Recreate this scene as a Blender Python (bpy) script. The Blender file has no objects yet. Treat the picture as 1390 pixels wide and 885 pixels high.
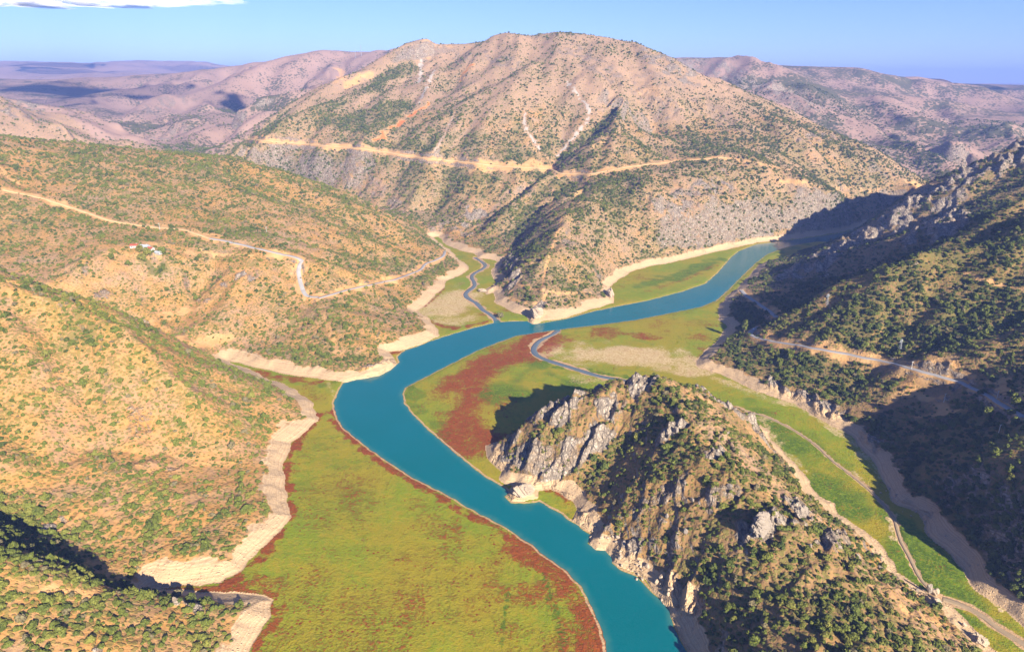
import bpy, math, random
import numpy as np
from mathutils import Vector, Matrix
random.seed(7)
RNG = np.random.default_rng(11)
F32 = np.float32
scene = bpy.context.scene
COL = scene.collection

# ------------------------------------------------------------------ camera model
CAM_Z = 400.0
PITCH = math.radians(19.7)
FPX = 926.0                      # focal length for a 1390 px wide frame
CP, SP = math.cos(PITCH), math.sin(PITCH)

def ray(px, py):
    u = (px - 695.0) / FPX
    v = (442.5 - py) / FPX
    return u, CP + SP * v, -SP + CP * v

def Zh(px, py, z=0.0):           # where a sight line meets height z
    dx, dy, dz = ray(px, py)
    t = (z - CAM_Z) / dz
    return (dx * t, dy * t, z)

def Yd(px, py, y):               # where a sight line reaches ground distance y
    dx, dy, dz = ray(px, py)
    t = y / dy
    return (dx * t, y, CAM_Z + dz * t)

def project(x, y, z):
    d = y * CP - (z - CAM_Z) * SP
    u = y * SP + (z - CAM_Z) * CP
    return 695.0 + FPX * x / d, 442.5 - FPX * u / d, d

# ------------------------------------------------------------------ noise
def _hash(ix, iy, seed):
    h = (ix.astype(np.uint32) * np.uint32(374761393) + iy.astype(np.uint32) * np.uint32(668265263)
         + np.uint32((seed * 974634721) & 0xffffffff))
    h = (h ^ (h >> np.uint32(13))) * np.uint32(1274126177)
    h ^= h >> np.uint32(16)
    return (h & np.uint32(0xffffff)).astype(F32) * F32(1.0 / 16777216.0)

def perlin(x, y, seed=0):
    x = x.astype(F32); y = y.astype(F32)
    fx0 = np.floor(x); fy0 = np.floor(y)
    ix = fx0.astype(np.int32); iy = fy0.astype(np.int32)
    fx = x - fx0; fy = y - fy0
    ux = fx * fx * fx * (fx * (fx * 6 - 15) + 10)
    uy = fy * fy * fy * (fy * (fy * 6 - 15) + 10)
    def g(ax, ay):
        a = _hash(ix + ax, iy + ay, seed) * F32(6.2831853)
        return np.cos(a) * (fx - ax) + np.sin(a) * (fy - ay)
    n0 = g(0, 0); n1 = g(1, 0); a = n0 + ux * (n1 - n0)
    n0 = g(0, 1); n1 = g(1, 1); b = n0 + ux * (n1 - n0)
    return (a + uy * (b - a)) * F32(1.5)

def fbm(x, y, wl, octv=4, seed=0, gain=0.5):
    s = 0; a = 1.0; f = 1.0 / wl
    for k in range(octv):
        s = s + a * perlin(x * F32(f) + F32(17.3 * k), y * F32(f) - F32(9.1 * k), seed + k)
        a *= gain; f *= 2.03
    return s

def sstep(a, b, x):
    t = np.clip((x - a) / (b - a), 0, 1)
    return t * t * (3 - 2 * t)

# ------------------------------------------------------------------ polar grid round the viewpoint's foot
K = 4
NA = 4 * 384 + 1
AZ0, AZ1 = math.radians(-57), math.radians(66)
az = np.linspace(AZ0, AZ1, NA)
n1, n2 = 4 * 290, 4 * 62
rr = np.concatenate([np.geomspace(215, 4200, n1 + 1), np.geomspace(4200, 30000, n2 + 1)[1:]])
NR = len(rr)
lr = np.log(rr)
X = (rr[:, None] * np.sin(az)[None, :]).astype(F32)
Y = (rr[:, None] * np.cos(az)[None, :]).astype(F32)

# ------------------------------------------------------------------ control lines of the relief
def dens(pts, frac=0.045, mn=22.0):
    out = []
    for a, b in zip(pts[:-1], pts[1:]):
        a = np.array(a); b = np.array(b)
        L = np.linalg.norm(b[:2] - a[:2])
        st = max(mn, frac * np.hypot(*a[:2]))
        n = max(1, int(L / st))
        for i in range(n):
            out.append(a + (b - a) * i / n)
    out.append(np.array(pts[-1]))
    return out

def zp(L): return [Zh(*p) for p in L]
def yp(L): return [Yd(*p) for p in L]

R = {}       # label -> list of polylines
def line(label, pts): R.setdefault(label, []).append(pts)

# near left spur
line('spur', [(-640, 430, 165)] + zp([(0, 742, 80), (100, 768, 54), (200, 790, 30), (290, 806, 12)]))
line('spur', zp([(0, 885, 58), (150, 885, 37), (250, 885, 17)]))
line('spur', [(-500, 290, 90), (-330, 250, 50), (-210, 250, 15)])
line('', [(-640, 570, 85), (-430, 487, 40), Zh(190, 797, 8)])
# big left hill
line('left_hill', [(-1000, 820, 290), (-800, 800, 235)] + yp([(0, 375, 790), (100, 405, 790), (200, 445, 790), (300, 493, 795), (380, 530, 795)]) + [Zh(420, 552, 4)])
line('', [Zh(310, 488, 2), Zh(200, 437, 42), Yd(100, 395, 1020), Yd(0, 368, 1050), (-1050, 1080, 170)])
# hill with the road behind it
line('road_hill', [(-1500, 1500, 340)] + yp([(0, 190, 1600), (60, 193, 1660), (150, 200, 1750), (230, 207, 1830), (330, 212, 1880), (400, 235, 1850), (470, 265, 1780), (540, 300, 1690), (590, 330, 1610), (622, 351, 1555)]))
line('road_hill', yp([(230, 308, 1300), (330, 325, 1250), (410, 352, 1200), (440, 402, 1120), (495, 465, 975)]) + [Zh(520, 500, 2)])
line('road_hill', [Yd(200, 340, 1150), Yd(120, 330, 1160)])
line('', [Yd(120, 350, 1090), Zh(250, 385, 75), Zh(270, 440, 40)])
line('', [Yd(420, 330, 1350), Yd(520, 370, 1290), Zh(588, 398, 8)])
line('', [(-300, 1930, 12), (-600, 2230, 55), (-1000, 2450, 110), (-1600, 2300, 180)])
# the great mountain
line('mountain', yp([(330, 188, 2400), (420, 145, 2620), (480, 118, 2760), (540, 88, 2900), (565, 72, 3000), (588, 60, 3060), (640, 60, 3080), (690, 53, 3060), (755, 43, 3000), (800, 47, 2960), (860, 58, 2900), (900, 80, 2800), (930, 100, 2700), (1000, 150, 2500), (1090, 172, 2420), (1180, 205, 2300), (1250, 243, 2170)]))
line('mountain', yp([(755, 43, 3000), (800, 82, 2640), (850, 133, 2360), (820, 190, 2080), (800, 238, 1880), (770, 290, 1560), (745, 345, 1340), (735, 390, 1225)]) + [Zh(728, 425, 8)])
line('', yp([(828, 150, 2430), (800, 182, 2290), (757, 232, 2070), (725, 265, 1910), (705, 300, 1770), (690, 335, 1650)]))
line('', yp([(680, 68, 2960), (630, 110, 2740), (575, 150, 2520), (512, 197, 2330)]))
line('mountain', yp([(715, 80, 2800), (650, 140, 2420), (590, 200, 2190)]))
line('mountain', yp([(340, 191, 2390), (430, 195, 2330), (500, 200, 2290)]))
line('mountain', yp([(540, 212, 2230), (620, 218, 2130), (700, 226, 2070)]))
line('mountain', yp([(860, 223, 1960), (920, 218, 2010), (985, 213, 2020), (1010, 235, 1900), (965, 262, 1760), (900, 300, 1650)]))
line('mountain', yp([(1050, 226, 2020), (1090, 245, 1950), (1150, 262, 1900)]))
line('', yp([(880, 180, 2330), (930, 200, 2150)]))
line('', yp([(1060, 195, 2250), (1030, 250, 1880), (1035, 290, 1720)]))
# crag ridge on the right
line('crag_ridge', yp([(992, 404, 1285), (1040, 387, 1350), (1080, 361, 1430), (1130, 324, 1500), (1200, 287, 1560), (1260, 250, 1590), (1320, 219, 1620), (1390, 181, 1650)]) + [(1450, 1660, 360), (1900, 1600, 430)])
NC = yp([(1060, 427, 1070), (1130, 394, 1000), (1200, 368, 970), (1260, 341, 985), (1330, 304, 1030), (1390, 268, 1095)])
line('', [Zh(985, 447, 2)] + [(x + 25, y + 120, max(6, z - k)) for (x, y, z), k in zip(NC, (14, 42, 60, 66, 62, 56))] + [(1000, 1210, 205), (1200, 1250, 260)])
# wooded slope on the right
line('wooded_slope', [Yd(1010, 445, 1125)] + NC + [(930, 1085, 228), (1050, 1065, 262), (1170, 1060, 335), (1350, 1050, 420)])
line('wooded_slope', [Zh(1390, 400, 138), Zh(1300, 410, 118), Zh(1200, 430, 88)])
line('', [Zh(1190, 598, 3), Zh(1270, 578, 34), Zh(1390, 522, 88), (760, 680, 170)])
line('wooded_slope', [Zh(1212, 655, 8), Zh(1300, 622, 48), Zh(1390, 583, 86), (680, 590, 160), (850, 560, 230)])
line('', [Zh(1250, 700, 2), Zh(1320, 690, 30), Zh(1390, 660, 62)])
line('wooded_slope', [Zh(1390, 740, 62), (560, 470, 104), (660, 400, 150), (800, 350, 200)])
line('wooded_slope', [Zh(1330, 790, 8), (470, 380, 36), (560, 320, 96), (640, 260, 140)])
line('wooded_slope', [(480, 260, 60), (560, 180, 130)])
# rocky hill in the middle
line('rocky_hill', zp([(672, 600, 5), (700, 573, 24), (725, 559, 38), (770, 536, 58), (830, 515, 78), (890, 507, 88), (940, 521, 74), (975, 538, 58), (1000, 553, 44), (1022, 563, 34)]))
line('rocky_hill', zp([(890, 507, 88), (930, 580, 80), (985, 650, 70), (1035, 703, 62), (1085, 702, 54), (1130, 750, 48), (1200, 800, 38), (1280, 858, 21), (1310, 885, 17)]))
line('rocky_hill', zp([(1000, 885, 28), (1100, 885, 46), (1200, 885, 40)]))
line('rocky_hill', [(150, 290, 25), (210, 280, 40), (300, 290, 15)])
line('', zp([(785, 680, 4), (820, 638, 22), (850, 602, 42)]))
line('rocky_hill', zp([(700, 640, 12), (745, 600, 35), (800, 560, 60)]))
line('rocky_hill', zp([(830, 720, 14), (880, 660, 45), (930, 620, 68)]))
# far country
line('far_hills', yp([(0, 122, 2600), (40, 138, 2550), (90, 163, 2480), (150, 190, 2380), (185, 203, 2300)]))
line('far_hills', [(-2500, 2500, 430)] + [Yd(0, 122, 2600)])
line('plateau', yp([(565, 80, 5000), (545, 72, 5000), (470, 70, 5000), (400, 78, 5100), (330, 85, 5200), (290, 90, 5400)]))
line('plateau', yp([(290, 90, 5400), (240, 100, 5600), (150, 102, 6000), (60, 108, 6300), (0, 106, 6500)]) + [(-7000, 6500, 440)])
line('plateau', yp([(470, 70, 5000), (430, 100, 4400), (400, 122, 3900), (330, 165, 3300), (310, 195, 2900)]))
line('plateau', yp([(290, 90, 5400), (230, 112, 4700), (215, 140, 4000), (245, 180, 3200)]))
line('plateau', yp([(0, 106, 6500), (60, 124, 5000), (110, 140, 4200), (130, 165, 3500)]))
line('', yp([(460, 105, 4700), (380, 150, 3900), (280, 198, 2950)]))
line('', yp([(300, 110, 5000), (180, 150, 4000), (170, 185, 3150), (215, 206, 2750)]))
line('', yp([(160, 112, 5300), (60, 140, 4400), (0, 150, 4000)]))
line('far_range', yp([(0, 81, 13000), (40, 82, 13000), (70, 85, 13000), (120, 92, 12500), (160, 88, 12800), (200, 83, 13000), (250, 81, 13200), (300, 84, 13500), (340, 90, 14000)]))
line('far_range', yp([(70, 85, 13000), (20, 97, 10500), (-60, 103, 9500)]) )
line('far_range', yp([(200, 83, 13000), (150, 96, 11000), (90, 104, 9500)]))
line('', [(-9000, 8500, 250), (-4500, 8000, 300), (-2500, 7500, 330)])
line('right_plateau', yp([(880, 84, 4600), (910, 80, 4500), (950, 80, 4500), (1000, 83, 4500), (1060, 92, 4500), (1120, 97, 4600), (1200, 105, 4900), (1300, 113, 5400), (1390, 117, 6000)]) + [(6500, 6200, 380)])
line('right_plateau', yp([(1000, 83, 4500), (1060, 120, 3900), (1110, 150, 3400)]))
line('right_plateau', yp([(1120, 97, 4600), (1190, 125, 4000), (1240, 160, 3400), (1280, 195, 3000)]))
line('right_plateau', yp([(1390, 117, 6000), (1330, 140, 4300), (1300, 160, 3700), (1330, 190, 3000)]))
line('right_plateau', yp([(1390, 128, 5000), (1390, 150, 4000), (1390, 172, 3200)]))
line('', yp([(1060, 100, 4300), (1140, 145, 3700), (1190, 180, 3200), (1250, 218, 2750)]))
line('', yp([(1250, 120, 4600), (1265, 150, 3900), (1275, 180, 3300), (1285, 215, 2700)]))
line('', yp([(1390, 140, 4500), (1340, 165, 3500), (1310, 210, 2700)]))
line('', [(1260, 2080, 12), (1500, 2350, 20), (1800, 2550, 30), (2600, 2700, 60)])
line('right_plateau', [(3200, 2500, 330), (2500, 2000, 250), (2200, 1500, 420)])
for yy, zz in ((9000, 300), (14000, 310), (20000, 330), (29000, 340)):
    line('plateau', [(-0.25 * yy, yy, zz), (0, yy, zz), (0.5 * yy, yy, zz), (1.3 * yy, yy, zz - 10)])
line('far_range', [(-12000, 14500, 520), (-17000, 15000, 700)])
line('far_range', [(-8000, 22000, 420), (-24000, 18000, 480)])
line('plateau', [(0, 4300, 340), (600, 4200, 300)])

# ------------------------------------------------------------------ outlines on the valley floor
FLOOR = zp([(p[0], p[1], 0) for p in [
 (250, 1150), (290, 1000), (325, 900), (345, 872), (366, 838), (371, 816), (345, 808), (300, 806), (240, 803), (205, 798), (240, 797), (300, 792), (330, 775), (352, 748), (380, 722), (393, 702),
 (388, 670), (384, 640), (394, 605), (412, 585), (430, 572), (430, 560), (424, 552), (400, 532), (345, 506), (318, 497), (306, 490), (325, 494), (345, 500), (400, 511), (450, 517), (466, 519), (484, 516), (500, 516),
 (515, 513), (530, 506), (540, 495), (537, 488), (526, 478), (540, 477), (562, 470), (580, 464), (597, 456), (590, 442), (576, 430), (566, 424), (575, 417), (583, 409), (592, 400), (602, 391), (606, 382), (622, 376), (636, 367),
 (634, 361), (622, 352), (610, 340), (599, 333), (588, 323), (596, 322), (606, 333), (625, 341), (645, 346), (648, 351), (666, 353), (676, 356), (671, 364), (666, 372), (675, 385),
 (664, 391), (655, 396), (662, 400), (671, 398), (671, 411), (683, 417), (696, 424), (716, 429), (719, 438), (727, 440), (740, 436), (773, 430), (800, 421), (833, 412), (832, 400), (829, 390), (835, 383), (863, 367), (890, 361),
 (926, 354), (969, 343), (996, 337), (1026, 330), (1066, 326), (1090, 323), (1139, 316), (1180, 306), (1215, 292)]]) + \
 [(1180, 1980, 0), (1330, 2160, 0), (1420, 2120, 0), (1280, 1960, 0), (1130, 1850, 0), (960, 1780, 0), (800, 1700, 0), (700, 1640, 0)] + zp([(p[0], p[1], 0) for p in [
 (1062, 350), (1029, 360), (1024, 368), (1003, 390), (986, 405), (977, 418), (976, 434), (988, 446), (975, 462), (957, 478), (943, 492), (948, 499), (976, 509), (1026, 532), (1076, 549), (1126, 577), (1153, 592), (1186, 633), (1206, 667), (1219, 687), (1246, 700),
 (1263, 730), (1299, 767), (1326, 803), (1390, 853), (1450, 900), (1520, 990), (1600, 1150)]])
ROCKY = zp([(p[0], p[1], 0) for p in [
 (660, 605), (663, 617), (664, 627), (680, 640), (676, 650), (684, 657), (697, 658), (688, 672), (696, 681), (712, 681), (729, 679), (731, 668), (747, 665), (762, 671), (778, 681), (783, 693), (777, 705), (790, 716), (806, 723),
 (800, 735), (808, 743), (824, 744), (832, 753), (832, 762), (842, 770), (866, 780), (880, 795), (893, 807), (910, 823), (914, 847), (927, 868), (940, 900), (950, 1000), (960, 1150), (1560, 1150), (1480, 1000), (1400, 915), (1349, 884), (1316, 855), (1279, 818),
 (1246, 797), (1219, 777), (1199, 747), (1173, 723), (1135, 700), (1127, 686), (1108, 676), (1096, 655), (1079, 633), (1046, 600), (1043, 588)]]) + [(300, 770, 0), (250, 815, 0), (190, 822, 0), (110, 800, 0), (40, 745, 0), (0, 720, 0)]
WATER = zp([(p[0], p[1], 0) for p in [
 (822, 1150), (824, 950), (823, 885), (818, 858), (806, 828), (790, 798), (770, 775), (730, 745), (690, 718), (640, 690), (600, 668), (560, 648), (520, 622), (490, 600), (465, 580), (456, 562), (453, 547), (458, 535), (462, 527), (466, 520), (484, 515),
 (500, 513), (515, 510), (530, 502), (542, 492), (540, 484), (550, 475), (565, 471), (580, 465), (600, 458), (640, 446), (672, 438), (684, 437), (700, 436), (716, 436), (722, 440), (740, 438), (773, 432), (800, 424), (833, 417), (880, 408), (926, 396), (958, 385), (975, 370), (992, 350),
 (1003, 341), (1026, 332), (1066, 327), (1090, 324), (1139, 317), (1180, 307), (1215, 293)]]) + [(1190, 1970, 0), (1340, 2140, 0), (1400, 2120, 0), (1270, 1975, 0), (1120, 1865, 0), (950, 1800, 0), (860, 1775, 0)] + zp([(p[0], p[1], 0) for p in [
 (1110, 328), (1090, 331), (1066, 336), (1042, 345), (1027, 356), (1010, 372), (990, 392), (972, 408), (950, 417), (920, 423), (860, 435), (796, 443), (746, 449), (700, 456), (650, 475), (610, 495), (575, 513), (550, 526), (546, 534), (548, 547), (560, 563), (585, 587), (620, 617), (655, 645), (686, 663), (691, 668), (684, 674), (694, 683),
 (712, 684), (732, 681), (755, 693), (775, 708), (790, 718), (804, 726), (798, 737), (808, 746), (822, 746), (830, 756), (830, 764), (842, 773), (864, 783), (878, 797), (891, 809), (908, 825), (912, 848), (925, 869), (932, 885), (938, 920), (945, 1150)]])

def seg_dist(xs, ys, poly, closed=True):
    """distance to a polyline/polygon and inside flag"""
    P = np.array([(p[0], p[1]) for p in poly], dtype=F32)
    Q = np.roll(P, -1, axis=0)
    if not closed:
        P, Q = P[:-1], Q[:-1]
    d2 = np.full(xs.shape, 1e12, dtype=F32)
    ins = np.zeros(xs.shape, dtype=bool)
    for (ax, ay), (bx, by) in zip(P, Q):
        ex, ey = bx - ax, by - ay
        wx = xs - ax; wy = ys - ay
        t = np.clip((wx * ex + wy * ey) / max(ex * ex + ey * ey, 1e-6), 0, 1)
        dx = wx - t * ex; dy = wy - t * ey
        np.minimum(d2, dx * dx + dy * dy, out=d2)
        if closed and ay != by:
            c = ((ay > ys) != (by > ys)) & (xs < ex * (ys - ay) / (by - ay) + ax)
            ins ^= c
    return np.sqrt(d2), ins

# ------------------------------------------------------------------ base relief (radial basis of the control lines)
cps, lab = [], []
NAMES = ['spur', 'left_hill', 'road_hill', 'mountain', 'crag_ridge', 'wooded_slope', 'rocky_hill', 'far_hills', 'plateau', 'far_range', 'right_plateau']
rid_pts, rid_lab = [], []
for label, lines in R.items():
    for L in lines:
        d = dens(L)
        cps += d
        if label:
            rid_pts += d; rid_lab += [NAMES.index(label)] * len(d)
for poly in (FLOOR, ROCKY):
    pp = dens(poly + [poly[0]], 0.03, 18)
    cps += [np.array((p[0], p[1], 0.5)) for p in pp]
cps = np.array(cps)
keep = []
cell = {}
for i, p in enumerate(cps):
    r = np.hypot(p[0], p[1]); tol = max(6.0, 0.009 * r)
    k = (int(p[0] // tol), int(p[1] // tol), int(math.log(r) * 3))
    if k in cell: continue
    cell[k] = 1; keep.append(i)
cps = cps[keep]
n = len(cps)
D = np.hypot(cps[:, None, 0] - cps[None, :, 0], cps[:, None, 1] - cps[None, :, 1])
A = np.zeros((n + 1, n + 1)); A[:n, :n] = -D + 0 * np.eye(n)
A[:n, :n] -= np.diag(0.002 * np.hypot(cps[:, 0], cps[:, 1]) * -1)
A[:n, n] = 1; A[n, :n] = 1
sol = np.linalg.solve(A, np.concatenate([cps[:, 2], [0]]))
wts, c0 = -sol[:n].astype(F32), sol[n]
Xc, Yc = X[::K, ::K], Y[::K, ::K]
B = np.full(Xc.shape, c0, dtype=F32)
for (px_, py_, _), w_ in zip(cps.astype(F32), wts):
    dx = Xc - px_; dy = Yc - py_
    B += w_ * np.sqrt(dx * dx + dy * dy + F32(9.0))
# nearest ridge label
rid_pts = np.array(rid_pts, dtype=F32)
best = np.full(Xc.shape, 1e12, dtype=F32); lc = np.zeros(Xc.shape, dtype=np.int8)
for p, l in zip(rid_pts, rid_lab):
    d = (Xc - p[0]) ** 2 + (Yc - p[1]) ** 2
    m = d < best
    best[m] = d[m]; lc[m] = l
LAB = np.repeat(np.repeat(lc, K, 0), K, 1)
LAB = LAB[K // 2: K // 2 + NR, K // 2: K // 2 + NA]
LAB = np.pad(LAB, ((0, NR - LAB.shape[0]), (0, NA - LAB.shape[1])), mode='edge')

def up2(A_):
    """double the grid by cubic interpolation"""
    def ax(M):
        P_ = np.pad(M, ((1, 1), (0, 0)), mode='reflect', reflect_type='odd')
        mid = (-P_[:-3] + 9 * P_[1:-2] + 9 * P_[2:-1] - P_[3:]) / 16
        out = np.empty((M.shape[0] * 2 - 1, M.shape[1]), dtype=F32)
        out[::2] = M; out[1::2] = mid
        return out
    return ax(ax(A_).T).T

def grads(H, x, y):
    r = np.hypot(x[:, 0], y[:, 0]); a = np.arctan2(x[0], y[0])
    hr = np.gradient(H, r, axis=0); ha = np.gradient(H, a, axis=1) / r[:, None]
    s, c = np.sin(a)[None, :], np.cos(a)[None, :]
    return (hr * s + ha * c).astype(F32), (hr * c - ha * s).astype(F32)

def smooth(M, it):
    for _ in range(it):
        M = (np.roll(M, 1, 0) + np.roll(M, -1, 0) + np.roll(M, 1, 1) + np.roll(M, -1, 1) + 4 * M) / 8
    return M

B2 = up2(B)
X2, Y2 = X[::2, ::2], Y[::2, ::2]
Bs = B.copy()
Bi = smooth(B, 3); Bs[4:-4, 4:-4] = Bi[4:-4, 4:-4]
gx, gy = grads(up2(Bs), X2, Y2)
r2 = np.hypot(X2, Y2)

def gullies(x, y, gx, gy, wl, seed):
    """branching drainage: cosine stripes laid along the fall line, blended over jittered cells"""
    gl = np.sqrt(gx * gx + gy * gy) + F32(1e-4)
    dx, dy = -gy / gl, gx / gl
    fx = x / F32(wl); fy = y / F32(wl)
    ix = np.floor(fx).astype(np.int32); iy = np.floor(fy).astype(np.int32)
    fx -= ix; fy -= iy
    S = np.zeros_like(fx); C = np.zeros_like(fx); W = np.zeros_like(fx)
    for i in (-1, 0, 1):
        for j in (-1, 0, 1):
            ox = fx - i - _hash(ix + i, iy + j, seed)
            oy = fy - j - _hash(ix + i, iy + j, seed + 51)
            w = np.exp(-2.2 * (ox * ox + oy * oy))
            ph = (ox * dx + oy * dy) * F32(6.2831853)
            C += np.cos(ph) * w; S += np.sin(ph) * w; W += w
    C /= W; S /= W
    return C, -S * dx, -S * dy

ER = np.zeros_like(B2)
slope = np.sqrt(gx * gx + gy * gy)
ex, ey = gx.copy(), gy.copy()
for wl, amp, rmin, rmax in ((2600, 150, 7000, 1e9), (900, 85, 3400, 1e9), (420, 22, 1900, 16000), (190, 13, 700, 9000), (90, 5.0, 0, 5200), (42, 2.0, 0, 2600)):
    a_ = F32(amp) * np.where(r2 > 3300, sstep(0.02, 0.26, slope), sstep(0.05, 0.5, slope)) * sstep(rmin * .7, rmin + 1, r2) * (1 - sstep(rmax * .7, rmax, r2))
    c_, cx_, cy_ = gullies(X2, Y2, ex, ey, wl, int(wl))
    ER += a_ * (c_ - 0.15)
    ex += a_ * cx_ * F32(4.5 / wl); ey += a_ * cy_ * F32(4.5 / wl)
H = up2(B2)
ERf = up2(ER)
GX, GY = up2(gx), up2(gy)
del B2, X2, Y2, ER, ex, ey, r2
RAD = np.hypot(X, Y)

# ------------------------------------------------------------------ valley floor, toes and water bed
near = (RAD < 2750) & (H < 140)
xs, ys = X[near], Y[near]
wobx = xs + 4 * fbm(xs, ys, 38, 3, 91); woby = ys + 4 * fbm(xs, ys, 38, 3, 95)
df, inf_ = seg_dist(wobx, woby, FLOOR)
dk, ink = seg_dist(wobx, woby, ROCKY)
floor_in = inf_ & ~ink
dl = np.minimum(df, dk)                                   # distance to the toe line
sd = np.full(X.shape, 600.0, dtype=F32); sd[near] = np.where(floor_in, -dl, dl)
sdk = np.full(X.shape, -600.0, dtype=F32); sdk[near] = np.where(ink, dk, -dk)
wat = np.full(X.shape, 400.0, dtype=F32)
fidx = np.zeros(X.shape, dtype=bool); fidx[near] = dl < 60
fidx[near] |= floor_in
dw, inw = seg_dist(X[fidx] + 1.2 * fbm(X[fidx], Y[fidx], 16, 3, 5), Y[fidx] + 1.2 * fbm(X[fidx], Y[fidx], 16, 3, 6), WATER)
wat[fidx] = np.where(inw, -dw, dw)
is_floor = np.zeros(X.shape, dtype=bool); is_floor[near] = floor_in
is_rocky = (sdk > 0)
LAB[is_rocky] = NAMES.index('rocky_hill')
LAB[(~is_rocky) & (LAB == NAMES.index('rocky_hill'))] = NAMES.index('wooded_slope')

amp_toe = sstep(6, 130, sd)
relief = H + ERf * amp_toe * np.where(is_rocky, 0.55, 1.0)
relief += fbm(X, Y, 60, 4, 3) * 2.2 * amp_toe * (RAD < 4500)
relief = np.maximum(relief, np.clip(sd * 0.22, 0.6, 40))
wl_ = np.where(is_rocky, 26.0, 62.0)
w = sstep(0, 1, sd / wl_)
toe = 1.2 + np.minimum(sd, 80) * (0.46 + 0.12 * fbm(X, Y, 120, 2, 44))
Z = np.where(sd > 0, toe * (1 - w) + relief * w, 0).astype(F32)
bank = np.clip(wat * 0.13, -3.0, 1.1) + np.clip((wat - 8) * 0.004, 0, 0.7)
bank = np.maximum(bank, np.where(wat > 1.5, 0.22, -9))
bank += np.where(wat > 8, 0.25 * fbm(X, Y, 30, 3, 21), 0)
relief = None
Z = (Z + 75 * fbm(X, Y, 2000, 4, 881) * sstep(7500, 10500, RAD) * (1 - sstep(15000, 20000, RAD))).astype(F32)
Z = np.where(is_floor, bank, Z)
Z = np.where((~is_floor) & (wat < 2.0), np.minimum(Z, np.maximum(wat * 0.8, -2)), Z).astype(F32)

# ------------------------------------------------------------------ sight-line hits on the relief
def lookup(M, x, y):
    r = np.hypot(x, y); a = np.arctan2(x, y)
    fa = np.clip((a - AZ0) / (AZ1 - AZ0) * (NA - 1), 0, NA - 1.001)
    fr = np.clip(np.interp(np.log(r), lr, np.arange(NR)), 0, NR - 1.001)
    i = fr.astype(int); j = fa.astype(int); u = fr - i; v = fa - j
    return (M[i, j] * (1 - u) * (1 - v) + M[i + 1, j] * u * (1 - v) + M[i, j + 1] * (1 - u) * v + M[i + 1, j + 1] * u * v)

def hit(px, py, rmin=250.0):
    dx, dy, dz = ray(px, py)
    a = math.atan2(dx, dy); k = dz / math.hypot(dx, dy)
    j = (a - AZ0) / (AZ1 - AZ0) * (NA - 1); j0 = int(j); v = j - j0
    col = Z[:, j0] * (1 - v) + Z[:, j0 + 1] * v
    dlt = col - (CAM_Z + rr * k)
    ok = np.where((dlt > 0) & (rr > rmin))[0]
    i = ok[0] if len(ok) else NR - 2
    if i > 0 and dlt[i] != dlt[i - 1]:
        f = -dlt[i - 1] / (dlt[i] - dlt[i - 1]); f = min(max(f, 0), 1)
        r = rr[i - 1] + f * (rr[i] - rr[i - 1]); z = col[i - 1] + f * (col[i] - col[i - 1])
    else:
        r, z = rr[i], col[i]
    return np.array((r * math.sin(a), r * math.cos(a), z))

def visible(x, y, z, lift=1.0):
    """True where the straight line from the viewpoint is clear"""
    r = np.hypot(x, y); t = np.linspace(0.12, 0.985, 70)[:, None]
    hz = lookup(Z, x[None] * t, y[None] * t)
    return np.all(hz < CAM_Z + (z + lift - CAM_Z)[None] * t + 0.5, axis=0)
# ------------------------------------------------------------------ strokes painted on the relief (in world metres)
def trace(pts, step=7.0, rmin=250.0):
    out = []
    for (ax, ay), (bx, by) in zip(pts[:-1], pts[1:]):
        m = max(1, int(math.hypot(bx - ax, by - ay) / step))
        for i in range(m):
            out.append(hit(ax + (bx - ax) * i / m, ay + (by - ay) * i / m, rmin))
    out.append(hit(*pts[-1], rmin))
    return np.array(out)

def window(P, m):
    r = np.hypot(P[:, 0], P[:, 1]); a = np.arctan2(P[:, 0], P[:, 1])
    i0 = np.searchsorted(rr, r.min() - m); i1 = np.searchsorted(rr, r.max() + m) + 1
    da = m / r.min()
    j0 = int((a.min() - da - AZ0) / (AZ1 - AZ0) * (NA - 1)); j1 = int((a.max() + da - AZ0) / (AZ1 - AZ0) * (NA - 1)) + 2
    return slice(max(i0, 0), min(i1, NR)), slice(max(j0, 0), min(j1, NA))

def mask(P, width, soft=0.5, wob=0.35):
    """soft mask of a world polyline with a ragged edge"""
    P = np.asarray(P)
    if len(P) == 1: P = np.vstack([P, P + 0.1])
    s = window(P, width * 1.8)
    x, y = X[s], Y[s]
    d, _ = seg_dist(x, y, P, closed=False)
    d = d + width * wob * fbm(x, y, width * 1.1, 3, int(width) % 97)
    return s, 1 - sstep(width * (1 - soft) * 0.5, width * 0.5 * (1 + soft * 0.4), d)

Rk = np.zeros(X.shape, F32); Dt = np.zeros(X.shape, F32); Gr = np.zeros(X.shape, F32)

def paint(M, pts, width, k=1.0, **kw):
    P = trace(pts)
    s, m = mask(P, width, **kw)
    M[s] = np.maximum(M[s], m * k)

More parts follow.
